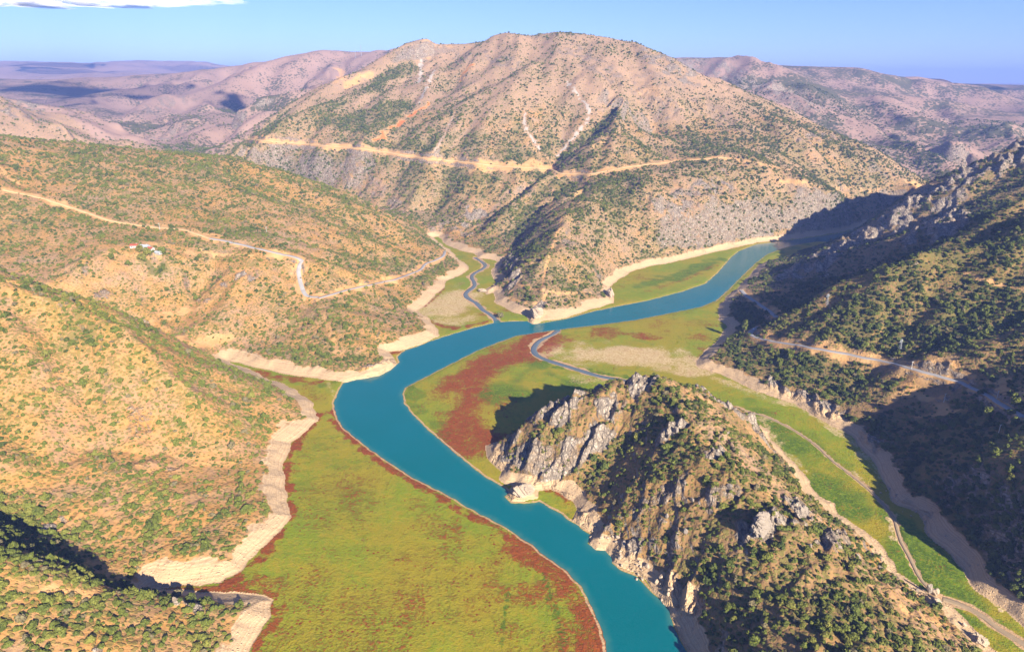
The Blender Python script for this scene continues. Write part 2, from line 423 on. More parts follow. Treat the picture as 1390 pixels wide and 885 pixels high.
# bare limestone
for pts, wd, k in [
    ([(672, 606), (720, 566), (770, 540), (830, 519), (880, 512)], 40, 1), ([(680, 640), (740, 600), (800, 565), (850, 535)], 46, .95), ([(735, 655), (775, 620), (830, 575)], 30, .8),
    ([(940, 524), (980, 545), (1020, 572), (1040, 600)], 24, 1), ([(905, 590), (925, 575)], 16, .9), ([(965, 620), (980, 612)], 14, .8), ([(985, 600), (1040, 640)], 14, .4),
    ([(870, 690), (900, 670), (935, 655)], 20, .5), ([(930, 690), (960, 680), (1000, 665)], 20, .5), ([(1010, 735), (1050, 700), (1095, 690)], 26, .9), ([(900, 720), (940, 725)], 18, .6),
    ([(1120, 740), (1150, 720), (1210, 770)], 18, .7), ([(1240, 800), (1275, 815)], 14, .8),
    ([(1085, 368), (1135, 340), (1190, 308)], 85, 1.2), ([(1150, 330), (1215, 298), (1265, 278), (1275, 310)], 100, 1.2), ([(1230, 276), (1300, 245), (1390, 196)], 105, 1.2), ([(1290, 262), (1390, 210)], 70, .8), ([(1050, 382), (1065, 368)], 26, .9),
    ([(900, 285), (950, 262), (990, 240)], 80, .62), ([(945, 300), (1010, 280)], 90, .4), ([(640, 300), (668, 292)], 80, .7), ([(580, 305), (640, 325)], 60, .5), ([(690, 350), (700, 375), (690, 395)], 30, .9),
    ([(455, 232), (500, 250), (540, 290)], 70, .5), ([(700, 275), (740, 262)], 50, .4), ([(755, 335), (775, 330)], 30, .5), ([(1080, 250), (1110, 265)], 50, .6), ([(1090, 190), (1125, 185)], 60, .6), ([(1180, 195), (1210, 210)], 60, .7),
    ([(20, 150), (60, 165)], 160, .6), ([(0, 130), (50, 150)], 120, .7), ([(200, 150), (250, 125)], 200, .5), ([(210, 190), (250, 180)], 160, .5),
    ([(285, 400), (340, 375)], 45, .6), ([(130, 400), (160, 395)], 20, .5), ([(495, 495), (530, 490)], 26, .6), ([(40, 725), (80, 715), (110, 700)], 16, .7), ([(190, 560), (215, 640)], 40, .4), ([(240, 820), (270, 830)], 8, .8), ([(130, 880), (150, 860)], 8, .7),
    ([(560, 60), (620, 75), (700, 85)], 120, .45), ([(780, 70), (840, 110), (900, 140)], 160, .45), ([(880, 100), (960, 150), (1010, 180)], 140, .4), ([(930, 90), (1000, 110), (1080, 130)], 300, .6), ([(1240, 500), (1300, 495)], 20, .5), ([(1260, 550), (1310, 520)], 14, .6),
    ([(1230, 690), (1250, 700)], 26, .9), ([(1165, 590), (1195, 610)], 24, .6), ([(1050, 525), (1100, 545), (1130, 560)], 30, .8)]:
    paint(Rk, pts, wd, k)
RIVERSIDE = trace([(668, 622), (690, 668), (735, 670), (790, 700), (830, 740), (880, 775), (925, 830)])
s_, m_ = mask(RIVERSIDE, 30, .6, .4)
Rk[s_] = np.maximum(Rk[s_], m_ * (sdk[s_] > 0))
s_, m_ = mask([Zh(722, 432), Yd(735, 410, 1180)], 40, .5, .3); Rk[s_] = np.maximum(Rk[s_], m_)
Rk *= (~is_floor) * np.clip(.45 + 1.5 * fbm(X, Y, 34, 3, 733) + .25, 0, 1)

# earth: cuts, tracks, gullies, scree
for pts, wd, k in [
    ([(337, 189), (380, 193), (430, 197), (500, 203)], 20, 1), ([(505, 204), (560, 213), (620, 219), (680, 226), (745, 229)], 20, 1), ([(640, 224), (690, 224), (735, 222)], 34, 1), ([(760, 238), (800, 237), (850, 227), (920, 219), (985, 214)], 19, 1), ([(985, 214), (1030, 222), (1075, 232)], 13, .8), ([(1060, 246), (1095, 248)], 20, .9), ([(1100, 252), (1160, 258), (1230, 262)], 12, .7), ([(1230, 250), (1255, 252)], 30, 1),
    ([(512, 190), (535, 172), (580, 143)], 24, 1.5), ([(625, 110), (638, 88)], 26, 1.3), ([(600, 100), (640, 92)], 40, .5), ([(585, 60), (640, 66)], 50, .5), ([(760, 207), (800, 200), (840, 180)], 12, .7), ([(720, 200), (760, 225)], 10, .6), ([(800, 240), (780, 270)], 9, 1), ([(880, 120), (910, 140)], 60, .5),
    ([(440, 110), (500, 112)], 30, .5), ([(455, 90), (475, 112), (500, 98)], 50, .8),
    ([(5, 258), (60, 270), (100, 283), (150, 300), (200, 308), (250, 312), (300, 322)], 11, 1), ([(225, 308), (275, 316)], 18, .9), ([(285, 325), (330, 333), (380, 345), (412, 350)], 10, 1), ([(265, 337), (290, 345), (350, 347), (385, 347)], 7, 1), ([(0, 228), (10, 240), (25, 250)], 10, .8), ([(180, 345), (215, 350)], 14, .6), ([(195, 330), (260, 345)], 14, .6),
    ([(408, 353), (404, 370), (415, 403)], 14, .9), ([(425, 405), (470, 392), (530, 380), (560, 370), (600, 352)], 13, 1), ([(430, 408), (445, 440), (460, 480)], 12, .6),
    ([(150, 380), (60, 388)], 26, .45), ([(205, 440), (235, 425), (270, 420)], 14, .7), ([(250, 465), (300, 470)], 30, .8), ([(0, 365), (25, 375)], 22, .7), ([(90, 310), (150, 340)], 24, .5), ([(150, 325), (200, 310)], 20, .5), ([(160, 360), (200, 375)], 20, .5),
    ([(765, 290), (755, 320), (742, 360), (735, 390), (725, 395)], 5, 1.2), ([(700, 358), (735, 357)], 5, .9), ([(690, 382), (712, 388), (735, 394), (760, 398), (800, 397)], 6, 1.1), ([(693, 395), (692, 405), (715, 412), (735, 412), (740, 400)], 6, 1.1), ([(760, 285), (740, 280)], 5, .8),
    ([(1020, 455), (1060, 460), (1120, 475), (1180, 485)], 16, .8), ([(1225, 492), (1270, 490), (1300, 495)], 14, .85), ([(1190, 500), (1250, 520)], 24, .5), ([(1310, 370), (1340, 382), (1390, 395)], 6, 1), ([(1240, 530), (1290, 560)], 20, .8), ([(1350, 520), (1390, 540)], 14, .9), ([(1215, 540), (1235, 520)], 8, .7), ([(1060, 425), (1040, 410)], 14, .6), ([(960, 495), (1030, 520)], 16, .7),
    ([(80, 640), (150, 590), (200, 540)], 60, .3), ([(220, 690), (280, 640)], 40, .4), ([(150, 770), (230, 740)], 24, .5), ([(60, 800), (160, 805)], 6, .8), ([(1230, 830), (1290, 850)], 8, .8), ([(1000, 560), (1060, 630), (1100, 670)], 30, .6), ([(960, 550), (1000, 590)], 26, .6)]:
    paint(Dt, pts, wd * 1.15, k * .9, soft=.9, wob=.75)
for pts, wd, k in [
    ([(572, 82), (571, 100), (568, 112)], 18, 1), ([(590, 95), (580, 115), (570, 138)], 16, 1), ([(617, 155), (605, 180), (590, 205)], 10, .9), ([(690, 105), (655, 155), (610, 203)], 9, .7), ([(711, 150), (714, 175), (732, 203)], 11, 1), ([(770, 112), (800, 148), (797, 165), (770, 195), (757, 212)], 12, 1), ([(728, 165), (735, 172)], 20, .7), ([(765, 170), (765, 190)], 12, .6), ([(775, 65), (805, 85)], 14, .7), ([(870, 115), (930, 175)], 10, .6), ([(690, 258), (670, 285)], 10, .7), ([(725, 245), (700, 262)], 10, .6), ([(1150, 560), (1230, 545), (1270, 535)], 26, .8)]:
    paint(Gr, pts, wd * 1.25, k, soft=.6, wob=.6)

# ------------------------------------------------------------------ relief of the bare rock: tilted beds broken into fins
def beds(x, y, wl, seed, ang):
    ca, sa = math.cos(ang), math.sin(ang)
    u = (x * ca + y * sa); v = (-x * sa + y * ca)
    u = u + 0.45 * wl * fbm(x, y, wl * 2.2, 3, seed)
    k = u / wl + 0.35 * perlin(v / (wl * 2.6), u / (wl * 1.4), seed + 5)
    f = k - np.floor(k)
    saw = np.where(f < 0.72, f / 0.72, (1 - f) / 0.28)
    cell = _hash(np.floor(k).astype(np.int32), np.floor(v / (wl * 2.1) + 3.3 * _hash(np.floor(k).astype(np.int32), np.zeros_like(v, dtype=np.int32), seed)).astype(np.int32), seed + 9)
    return (saw * (0.35 + 0.9 * cell)).astype(F32)

nr = RAD < 2600
x_, y_ = X[nr], Y[nr]
ang = math.radians(138)
bd = beds(x_, y_, 25, 31, ang) * 11.5 + beds(x_, y_, 9.5, 37, ang + .5) * 4.4 + beds(x_, y_, 4.6, 41, ang + 1.4) * 1.6 + 2.0 * fbm(x_, y_, 11, 3, 43) - 6.0
big = beds(x_, y_, 46, 61, ang) * 11 + beds(x_, y_, 21, 63, ang + .35) * 5.5 - 6.0
rk = Rk[nr]; fr = sstep(1000, 1250, RAD[nr])
Z[nr] += rk * (bd * (1 - .5 * fr) + big * fr) * sstep(-1, 18, sd[nr])
rgh = (is_rocky[nr] * 0.2 + 0.12) * sstep(2, 20, sd[nr]) * (1 - fr)
Z[nr] += rgh * (1 - rk) * (bd * 0.7 + 1.2 * fbm(x_, y_, 9, 3, 71))
del x_, y_, bd, big, rk, fr, rgh

# ------------------------------------------------------------------ roads and streams bedded into the relief
def chaikin(P, it=2):
    for _ in range(it):
        Q = [P[0]]
        for a, b in zip(P[:-1], P[1:]):
            Q += [a * .75 + b * .25, a * .25 + b * .75]
        P = np.array(Q + [P[-1]])
    return P

def resample(P, st):
    d = np.concatenate([[0], np.cumsum(np.hypot(*np.diff(P[:, :2], axis=0).T))])
    m = max(2, int(d[-1] / st)); t = np.linspace(0, d[-1], m)
    return np.stack([np.interp(t, d, P[:, k]) for k in range(3)], 1)

def bed(P, width, depth=0.0, shoulder=7.0, level=True):
    """cut a level bench (or a channel) along P"""
    global Z
    P = resample(chaikin(P), max(3.0, width * .6))
    z = P[:, 2].copy()
    for _ in range(12): z[1:-1] = (z[:-2] + 2 * z[1:-1] + z[2:]) / 4
    P[:, 2] = z
    m = width * .5 + shoulder + 2
    for i0 in range(0, len(P) - 1, 12):
        Q = P[i0:i0 + 13]
        s = window(Q, m)
        x, y = X[s], Y[s]
        bd_ = np.full(x.shape, 1e9, F32); bz = np.zeros(x.shape, F32)
        for a, b in zip(Q[:-1], Q[1:]):
            e = b[:2] - a[:2]; L = float(e @ e) + 1e-6
            t = np.clip(((x - a[0]) * e[0] + (y - a[1]) * e[1]) / L, 0, 1)
            dd = np.hypot(x - a[0] - t * e[0], y - a[1] - t * e[1])
            mm = dd < bd_
            bd_[mm] = dd[mm]; bz[mm] = (a[2] + t * (b[2] - a[2]))[mm]
        wgt = 1 - sstep(width * .5 + .6, width * .5 + shoulder, bd_)
        Z[s] = np.where(wgt > 0, Z[s] * (1 - wgt) + (bz - depth) * wgt, Z[s])
    return P

ROADS = [  # name, sight-line polyline, width, cut depth, kind of surface
    ('asphalt_road', [(285, 324), (305, 327), (330, 333), (360, 340), (385, 346), (405, 350), (411, 352), (406, 358), (405, 370), (408, 385), (414, 401), (422, 405), (432, 403)], 7, 0),
    ('asphalt_road', [(432, 405), (470, 394), (510, 385), (535, 380), (552, 374), (572, 366), (577, 358), (590, 354), (602, 348), (604, 341)], 6, 0),
    ('asphalt_road', [(1006, 394), (1012, 401), (1030, 413), (1042, 421), (1054, 431)], 8, 0),
    ('asphalt_road', [(1030, 444), (1022, 448), (1017, 453), (1023, 457), (1040, 462), (1065, 466), (1090, 470), (1130, 477), (1180, 487), (1215, 494), (1243, 502), (1275, 511), (1300, 518), (1325, 529), (1345, 540), (1365, 552), (1390, 567)], 7, 0),
    ('dirt_track', [(5, 258), (60, 270), (100, 283), (150, 300), (200, 308), (250, 312), (285, 324)], 6, 0),
    ('dirt_track', [(337, 189), (380, 193), (430, 197), (500, 203), (560, 213), (620, 219), (680, 226), (748, 230), (760, 236), (800, 237), (850, 227), (920, 219), (985, 214)], 9, 0),
]
road_lines = []
for nm, pts, wd, dp in ROADS:
    P = bed(trace(pts, 6), wd, dp, 6 if wd < 8 else 9)
    road_lines.append((nm, P, wd))
STREAMS = [
    ([(757, 448), (750, 454), (740, 458), (731, 463), (725, 470), (724, 478), (731, 484), (745, 490), (765, 496), (790, 504), (815, 512), (850, 517), (900, 530), (960, 545), (1003, 556)], 8.5),
    ([(676, 439), (673, 433), (665, 426), (655, 421), (648, 412), (640, 408), (632, 403), (632, 397), (645, 389), (644, 383), (639, 376), (645, 370), (656, 365), (660, 360), (653, 355), (645, 350)], 8.5),
    ([(1003, 556), (1030, 562), (1055, 572), (1085, 588), (1110, 606), (1125, 622), (1150, 641), (1172, 658), (1195, 680), (1212, 700), (1217, 715), (1222, 735), (1235, 757), (1248, 785), (1262, 800)], 2.8),
    ([(1280, 813), (1310, 822), (1335, 837), (1352, 852), (1390, 874), (1440, 905)], 5.5),
]
stream_lines = []
for pts, wd in STREAMS:
    Q = np.array([Zh(a, b, 1.0) for a, b in pts])
    Q[:, 2] = lookup(Z, Q[:, 0], Q[:, 1])
    P = bed(Q, wd, 0.55, 2.5)
    stream_lines.append((P, wd))

# ------------------------------------------------------------------ growth on the valley floor
Red = np.zeros(X.shape, F32); Sand = np.zeros(X.shape, F32); Lush = np.zeros(X.shape, F32); Mud = np.zeros(X.shape, F32)
def fpaint(M, pts, width, k=1.0):
    s, m = mask([Zh(a, b, 1) for a, b in pts], width * 1.2, 1.0, .6)
    M[s] = np.maximum(M[s], m * k)
for pts, wd, k in [
    ([(728, 462), (690, 478), (660, 495), (640, 520), (635, 550), (645, 575), (650, 590)], 70, 1.12), ([(700, 468), (720, 490)], 40, .8), ([(600, 520), (610, 545)], 40, .5), ([(650, 590), (672, 620)], 50, .9), ([(590, 560), (640, 620)], 14, .6),
    ([(775, 462), (830, 452), (870, 455)], 34, .75), ([(900, 440), (960, 440)], 40, .35), ([(955, 460), (962, 480)], 40, .6),
    ([(462, 545), (452, 560), (458, 575), (490, 605), (540, 642), (600, 676), (660, 708), (720, 748)], 11, 1.25), ([(720, 745), (765, 782), (795, 820), (812, 870), (815, 940)], 34, 1.1), ([(735, 810), (770, 850), (790, 900)], 40, .75), ([(660, 770), (680, 885)], 34, .5), ([(450, 690), (600, 760), (640, 830)], 90, .3), ([(470, 870), (560, 830)], 90, .42), ([(380, 800), (400, 870)], 50, .35), ([(560, 690), (640, 740)], 30, .4),
    ([(432, 562), (398, 608), (388, 650), (394, 705), (355, 752), (300, 800)], 12, 1.25), ([(230, 800), (300, 800), (365, 812), (374, 835), (345, 885)], 11, 1), ([(300, 800), (350, 790)], 26, .8), ([(340, 504), (380, 514), (430, 520)], 14, .9), ([(400, 535), (430, 540)], 40, .35),
    ([(528, 480), (545, 478)], 14, 1), ([(570, 430), (600, 444), (620, 446), (660, 437)], 10, .9), ([(575, 417), (590, 406), (602, 393)], 6, .9), ([(660, 425), (680, 430)], 20, .6), ([(680, 420), (700, 424)], 14, .6),
    ([(745, 665), (765, 672), (780, 682)], 9, 1), ([(840, 388), (880, 372)], 40, .35), ([(880, 395), (930, 380), (970, 360)], 14, .5), ([(780, 430), (830, 418)], 8, .8)]:
    fpaint(Red, pts, wd, k)
for pts, wd, k in [
    ([(770, 480), (830, 476), (880, 480), (920, 492)], 70, 1), ([(850, 492), (920, 490), (950, 500)], 60, .8), ([(950, 505), (1030, 535), (1100, 560), (1160, 600), (1200, 650)], 16, .7), ([(760, 510), (820, 522)], 36, .5),
    ([(590, 425), (610, 410), (625, 400)], 90, .9), ([(640, 430), (600, 438)], 40, .7), ([(648, 405), (640, 398)], 30, .7), ([(445, 520), (455, 540)], 8, .5), ([(1035, 570), (1060, 610), (1095, 640)], 12, .6), ([(1330, 830), (1350, 850)], 10, .6), ([(1210, 700), (1212, 730)], 8, .8), ([(1160, 640), (1170, 660)], 8, .7), ([(1300, 765), (1330, 800), (1360, 830)], 3.0, 1.2), ([(980, 520), (1060, 550)], 20, .4)]:
    fpaint(Sand, pts, wd, k)
for pts, wd, k in [
    ([(690, 530), (720, 500), (760, 515)], 60, .9), ([(740, 500), (770, 498), (830, 510), (900, 520)], 12, 1), ([(560, 525), (565, 550), (600, 590)], 24, .8), ([(870, 390), (930, 372), (980, 352)], 50, .9), ([(1040, 570), (1100, 640), (1170, 700)], 60, 1), ([(1230, 710), (1280, 790), (1350, 850)], 50, 1), ([(1290, 830), (1390, 880)], 30, .9), ([(1090, 590), (1150, 640)], 30, .6),
    ([(440, 600), (460, 680), (420, 760), (500, 800)], 70, .45), ([(400, 640), (430, 700)], 50, .55), ([(620, 350), (660, 360)], 40, .5), ([(735, 685), (770, 700)], 9, 1), ([(440, 525), (452, 517)], 20, .8), ([(735, 770), (760, 850), (765, 890)], 6, 1), ([(805, 830), (820, 900)], 5, 1), ([(690, 800), (680, 880)], 4, .9), ([(1050, 345), (1090, 332)], 30, .8), ([(640, 640), (690, 680)], 12, .5)]:
    fpaint(Lush, pts, wd, k)
for P, wd in stream_lines:
    s, m = mask(P, wd * 2.4, .5, .25); Mud[s] = np.maximum(Mud[s], m)
# the narrow bare margin left by the sinking water
edge = np.exp(-((wat - 1.6) / 1.4) ** 2) * is_floor
Mud = np.maximum(Mud, np.where(is_floor, 0.95 * edge, 0)).astype(F32)

# ------------------------------------------------------------------ cover of plants on the slopes
VEG0 = dict(spur=.66, left_hill=.66, road_hill=.68, mountain=.76, crag_ridge=.78, wooded_slope=.86, rocky_hill=.62, far_hills=.3, plateau=.38, far_range=.2, right_plateau=.55)
veg = np.array([VEG0[k] for k in NAMES], dtype=F32)[LAB]
veg = smooth(veg, 12)
pn = fbm(X, Y, 170, 3, 201) * .5 + fbm(X, Y, 45, 3, 211) * .45
veg = veg + pn * .5 * (0.55 + veg * .6)
veg = veg - np.where(LAB == NAMES.index('mountain'), .38 * sstep(230, 380, Z + 50 * fbm(X, Y, 200, 3, 401)), 0).astype(F32)
Fo = np.zeros(X.shape, F32)
for pts, wd, k in [
    ([(1160, 430), (1230, 450), (1300, 440), (1390, 420)], 75, 1), ([(1150, 470), (1230, 480), (1330, 450)], 50, .9), ([(1320, 350), (1390, 330)], 90, .9), ([(1060, 410), (1110, 380), (1150, 360)], 50, .9), ([(1000, 415), (1025, 430)], 40, 1), ([(1060, 480), (1130, 500), (1220, 520)], 34, .7), ([(1000, 480), (1060, 500)], 30, .4), ([(1130, 510), (1180, 530), (1230, 570)], 26, .7),
    ([(1060, 440), (1100, 425)], 40, .8), ([(1270, 690), (1340, 720), (1390, 760)], 80, .95), ([(1225, 620), (1300, 600), (1390, 560)], 40, .7), ([(1310, 770), (1390, 810)], 50, .95), ([(1240, 660), (1320, 660), (1390, 680)], 50, .7), ([(1320, 560), (1390, 600)], 40, .6), ([(1340, 640), (1390, 660)], 40, .7),
    ([(0, 750), (100, 775), (200, 798), (310, 812)], 18, 1), ([(0, 800), (100, 820), (200, 850)], 50, .45), ([(0, 380), (100, 410), (200, 450), (300, 498), (400, 540)], 34, .7), ([(250, 560), (330, 580), (400, 600)], 50, .4),
    ([(505, 215), (560, 240), (640, 250)], 120, .7), ([(440, 165), (500, 180), (545, 140)], 190, .85), ([(360, 180), (450, 150), (540, 100)], 150, .8), ([(530, 215), (600, 235), (660, 245)], 110, .8), ([(560, 195), (600, 200)], 80, .8), ([(670, 200), (730, 210), (745, 185)], 110, .8), ([(650, 260), (720, 300)], 90, .7), ([(830, 250), (900, 250)], 60, .6), ([(1050, 205), (1120, 240), (1180, 250)], 110, .7), ([(640, 190), (700, 170), (690, 200)], 130, .7), ([(600, 150), (660, 125)], 60, .5), ([(755, 225), (790, 190), (835, 155)], 60, .9), ([(700, 290), (740, 260), (790, 250)], 70, .9), ([(640, 225), (700, 240)], 50, .5), ([(930, 200), (960, 215), (1060, 215)], 70, .5), ([(1000, 185), (1080, 200), (1040, 160)], 110, .7), ([(900, 170), (960, 200)], 50, .6), ([(820, 235), (900, 245), (980, 220)], 50, .5),
    ([(700, 350), (735, 365)], 40, .6), ([(700, 400), (730, 405)], 30, .7), ([(330, 290), (380, 310)], 50, .6), ([(190, 350), (215, 360)], 45, 1), ([(280, 345), (340, 360)], 40, .7), ([(230, 325), (280, 335)], 40, .6), ([(520, 400), (560, 420)], 36, .8), ([(570, 380), (600, 365)], 34, .8), ([(0, 340), (60, 345), (110, 350)], 60, .5), ([(60, 310), (110, 330)], 50, .5), ([(430, 330), (520, 360)], 60, .4), ([(700, 130), (760, 60)], 30, .5),
    ([(1000, 110), (1100, 120), (1200, 130)], 260, .7), ([(1150, 105), (1300, 118), (1390, 122)], 250, .7), ([(1120, 160), (1200, 150)], 200, .6), ([(300, 150), (380, 135)], 160, .6), ([(190, 170), (260, 170)], 120, .5),
    ([(830, 610), (870, 590), (890, 560)], 20, .9), ([(880, 512), (920, 530)], 14, .8), ([(810, 640), (840, 620)], 22, .7), ([(950, 760), (1000, 790), (980, 830)], 24, .4), ([(1060, 590), (1080, 650)], 20, .3), ([(930, 540), (960, 570)], 16, .6)]:
    paint(Fo, pts, wd, k, soft=.9, wob=.5)
veg = np.maximum(veg, Fo * 1.3)
pale = (1 - sstep(9.5, 13.5, Z + 3.0 * fbm(X, Y, 40, 3, 301))) * (1 - sstep(15, 25, sd + 9 * fbm(X, Y, 34, 4, 307) + 4 * fbm(X, Y, 9, 2, 309))) * (sd > -2)
pale = np.where(is_rocky, pale * (1 - sstep(7, 10.5, Z + 3 * fbm(X, Y, 26, 3, 311))), pale)
s_, m_ = mask(trace([(900, 800), (925, 838), (955, 880)]), 30, .5, .5); pale[s_] = np.maximum(pale[s_], m_ * (sd[s_] > -2))
veg = np.clip(veg, 0, 1.3) * (1 - np.clip(Dt, 0, 1) * .8) * (1 - Rk * .82) * (1 - Gr * .9) * (1 - sstep(.15, .6, pale)) * (~is_floor)
for nm, P, wd in road_lines:
    s, m = mask(P, wd * 3.0, .6, .5); veg[s] *= 1 - m
    Dt[s] = np.maximum(Dt[s], m * .75)
for P, wd in stream_lines:
    s, m = mask(P, wd * 2.2, .5, .2); veg[s] *= 1 - m
veg = np.where((RAD < 260), 0, veg).astype(F32)
#PART3
# ------------------------------------------------------------------ node helper
class NT:
    def __init__(self, name):
        self.m = bpy.data.materials.new(name); self.m.use_nodes = True
        self.t = self.m.node_tree; self.t.nodes.clear()
        self.out = self.t.nodes.new('ShaderNodeOutputMaterial')
        g = self.t.nodes.new('ShaderNodeNewGeometry'); self.pos = g.outputs['Position']; self.nor = g.outputs['Normal']
    def put(self, sock, v):
        if v is None: return
        if isinstance(v, bpy.types.NodeSocket): self.t.links.new(v, sock)
        elif isinstance(v, (int, float)): sock.default_value = v if sock.type == 'VALUE' else (v, v, v, 1)[:len(sock.default_value)]
        else: sock.default_value = tuple(v) + ((1,) if sock.type == 'RGBA' and len(v) == 3 else ())
    def math(self, op, a, b=None, c=None, clamp=False):
        n = self.t.nodes.new('ShaderNodeMath'); n.operation = op; n.use_clamp = clamp
        for i, v in enumerate((a, b, c)): self.put(n.inputs[i], v)
        return n.outputs[0]
    def mul(self, a, b): return self.math('MULTIPLY', a, b)
    def add(self, a, b): return self.math('ADD', a, b)
    def step(self, x, a, b):
        n = self.t.nodes.new('ShaderNodeMapRange'); n.interpolation_type = 'SMOOTHSTEP'
        self.put(n.inputs['Value'], x); self.put(n.inputs['From Min'], a); self.put(n.inputs['From Max'], b)
        return n.outputs['Result']
    def mix(self, f, a, b, mode='MIX'):
        n = self.t.nodes.new('ShaderNodeMix'); n.data_type = 'RGBA'; n.blend_type = mode
        self.put(n.inputs[0], f); self.put(n.inputs[6], a); self.put(n.inputs[7], b)
        return n.outputs[2]
    def noise(self, scale, detail=4, rough=.55, vec=None, dist=0):
        n = self.t.nodes.new('ShaderNodeTexNoise')
        self.put(n.inputs['Vector'], vec or self.pos); self.put(n.inputs['Scale'], scale); n.inputs['Detail'].default_value = detail
        n.inputs['Roughness'].default_value = rough; n.inputs['Distortion'].default_value = dist
        return n.outputs['Fac']
    def voro(self, scale, out='Distance', vec=None, feature='F1'):
        n = self.t.nodes.new('ShaderNodeTexVoronoi'); n.feature = feature
        self.put(n.inputs['Vector'], vec or self.pos); self.put(n.inputs['Scale'], scale)
        return n.outputs[out]
    def attr(self, name, typ='GEOMETRY'):
        n = self.t.nodes.new('ShaderNodeAttribute'); n.attribute_name = name; n.attribute_type = typ
        return n
    def rgba(self, name):
        n = self.attr(name); s = self.t.nodes.new('ShaderNodeSeparateColor'); self.t.links.new(n.outputs['Color'], s.inputs[0])
        return s.outputs[0], s.outputs[1], s.outputs[2], n.outputs['Alpha']
    def stretch(self, v, rot=(0, 0, 0)):
        n = self.t.nodes.new('ShaderNodeMapping'); self.put(n.inputs['Vector'], self.pos)
        n.inputs['Scale'].default_value = v; n.inputs['Rotation'].default_value = rot
        return n.outputs[0]
    def bsdf(self, col, rough=.9, spec=.2, bump=None, strength=.5, dist=1.0, **kw):
        b = self.t.nodes.new('ShaderNodeBsdfPrincipled')
        self.put(b.inputs['Base Color'], col); self.put(b.inputs['Roughness'], rough); self.put(b.inputs['Specular IOR Level'], spec)
        for k, v in kw.items(): self.put(b.inputs[k], v)
        if bump is not None:
            n = self.t.nodes.new('ShaderNodeBump'); self.put(n.inputs['Height'], bump); n.inputs['Strength'].default_value = strength; n.inputs['Distance'].default_value = dist
            self.t.links.new(n.outputs[0], b.inputs['Normal'])
        self.t.links.new(b.outputs[0], self.out.inputs[0])
        return self.m

def plain(name, col, rough=.8, spec=.3, var=.12, scale=2.0, **kw):
    t = NT(name); f = t.noise(scale, 3)
    return t.bsdf(t.mix(f, tuple(c * (1 - var) for c in col), tuple(min(1, c * (1 + var)) for c in col)), rough, spec, **kw)

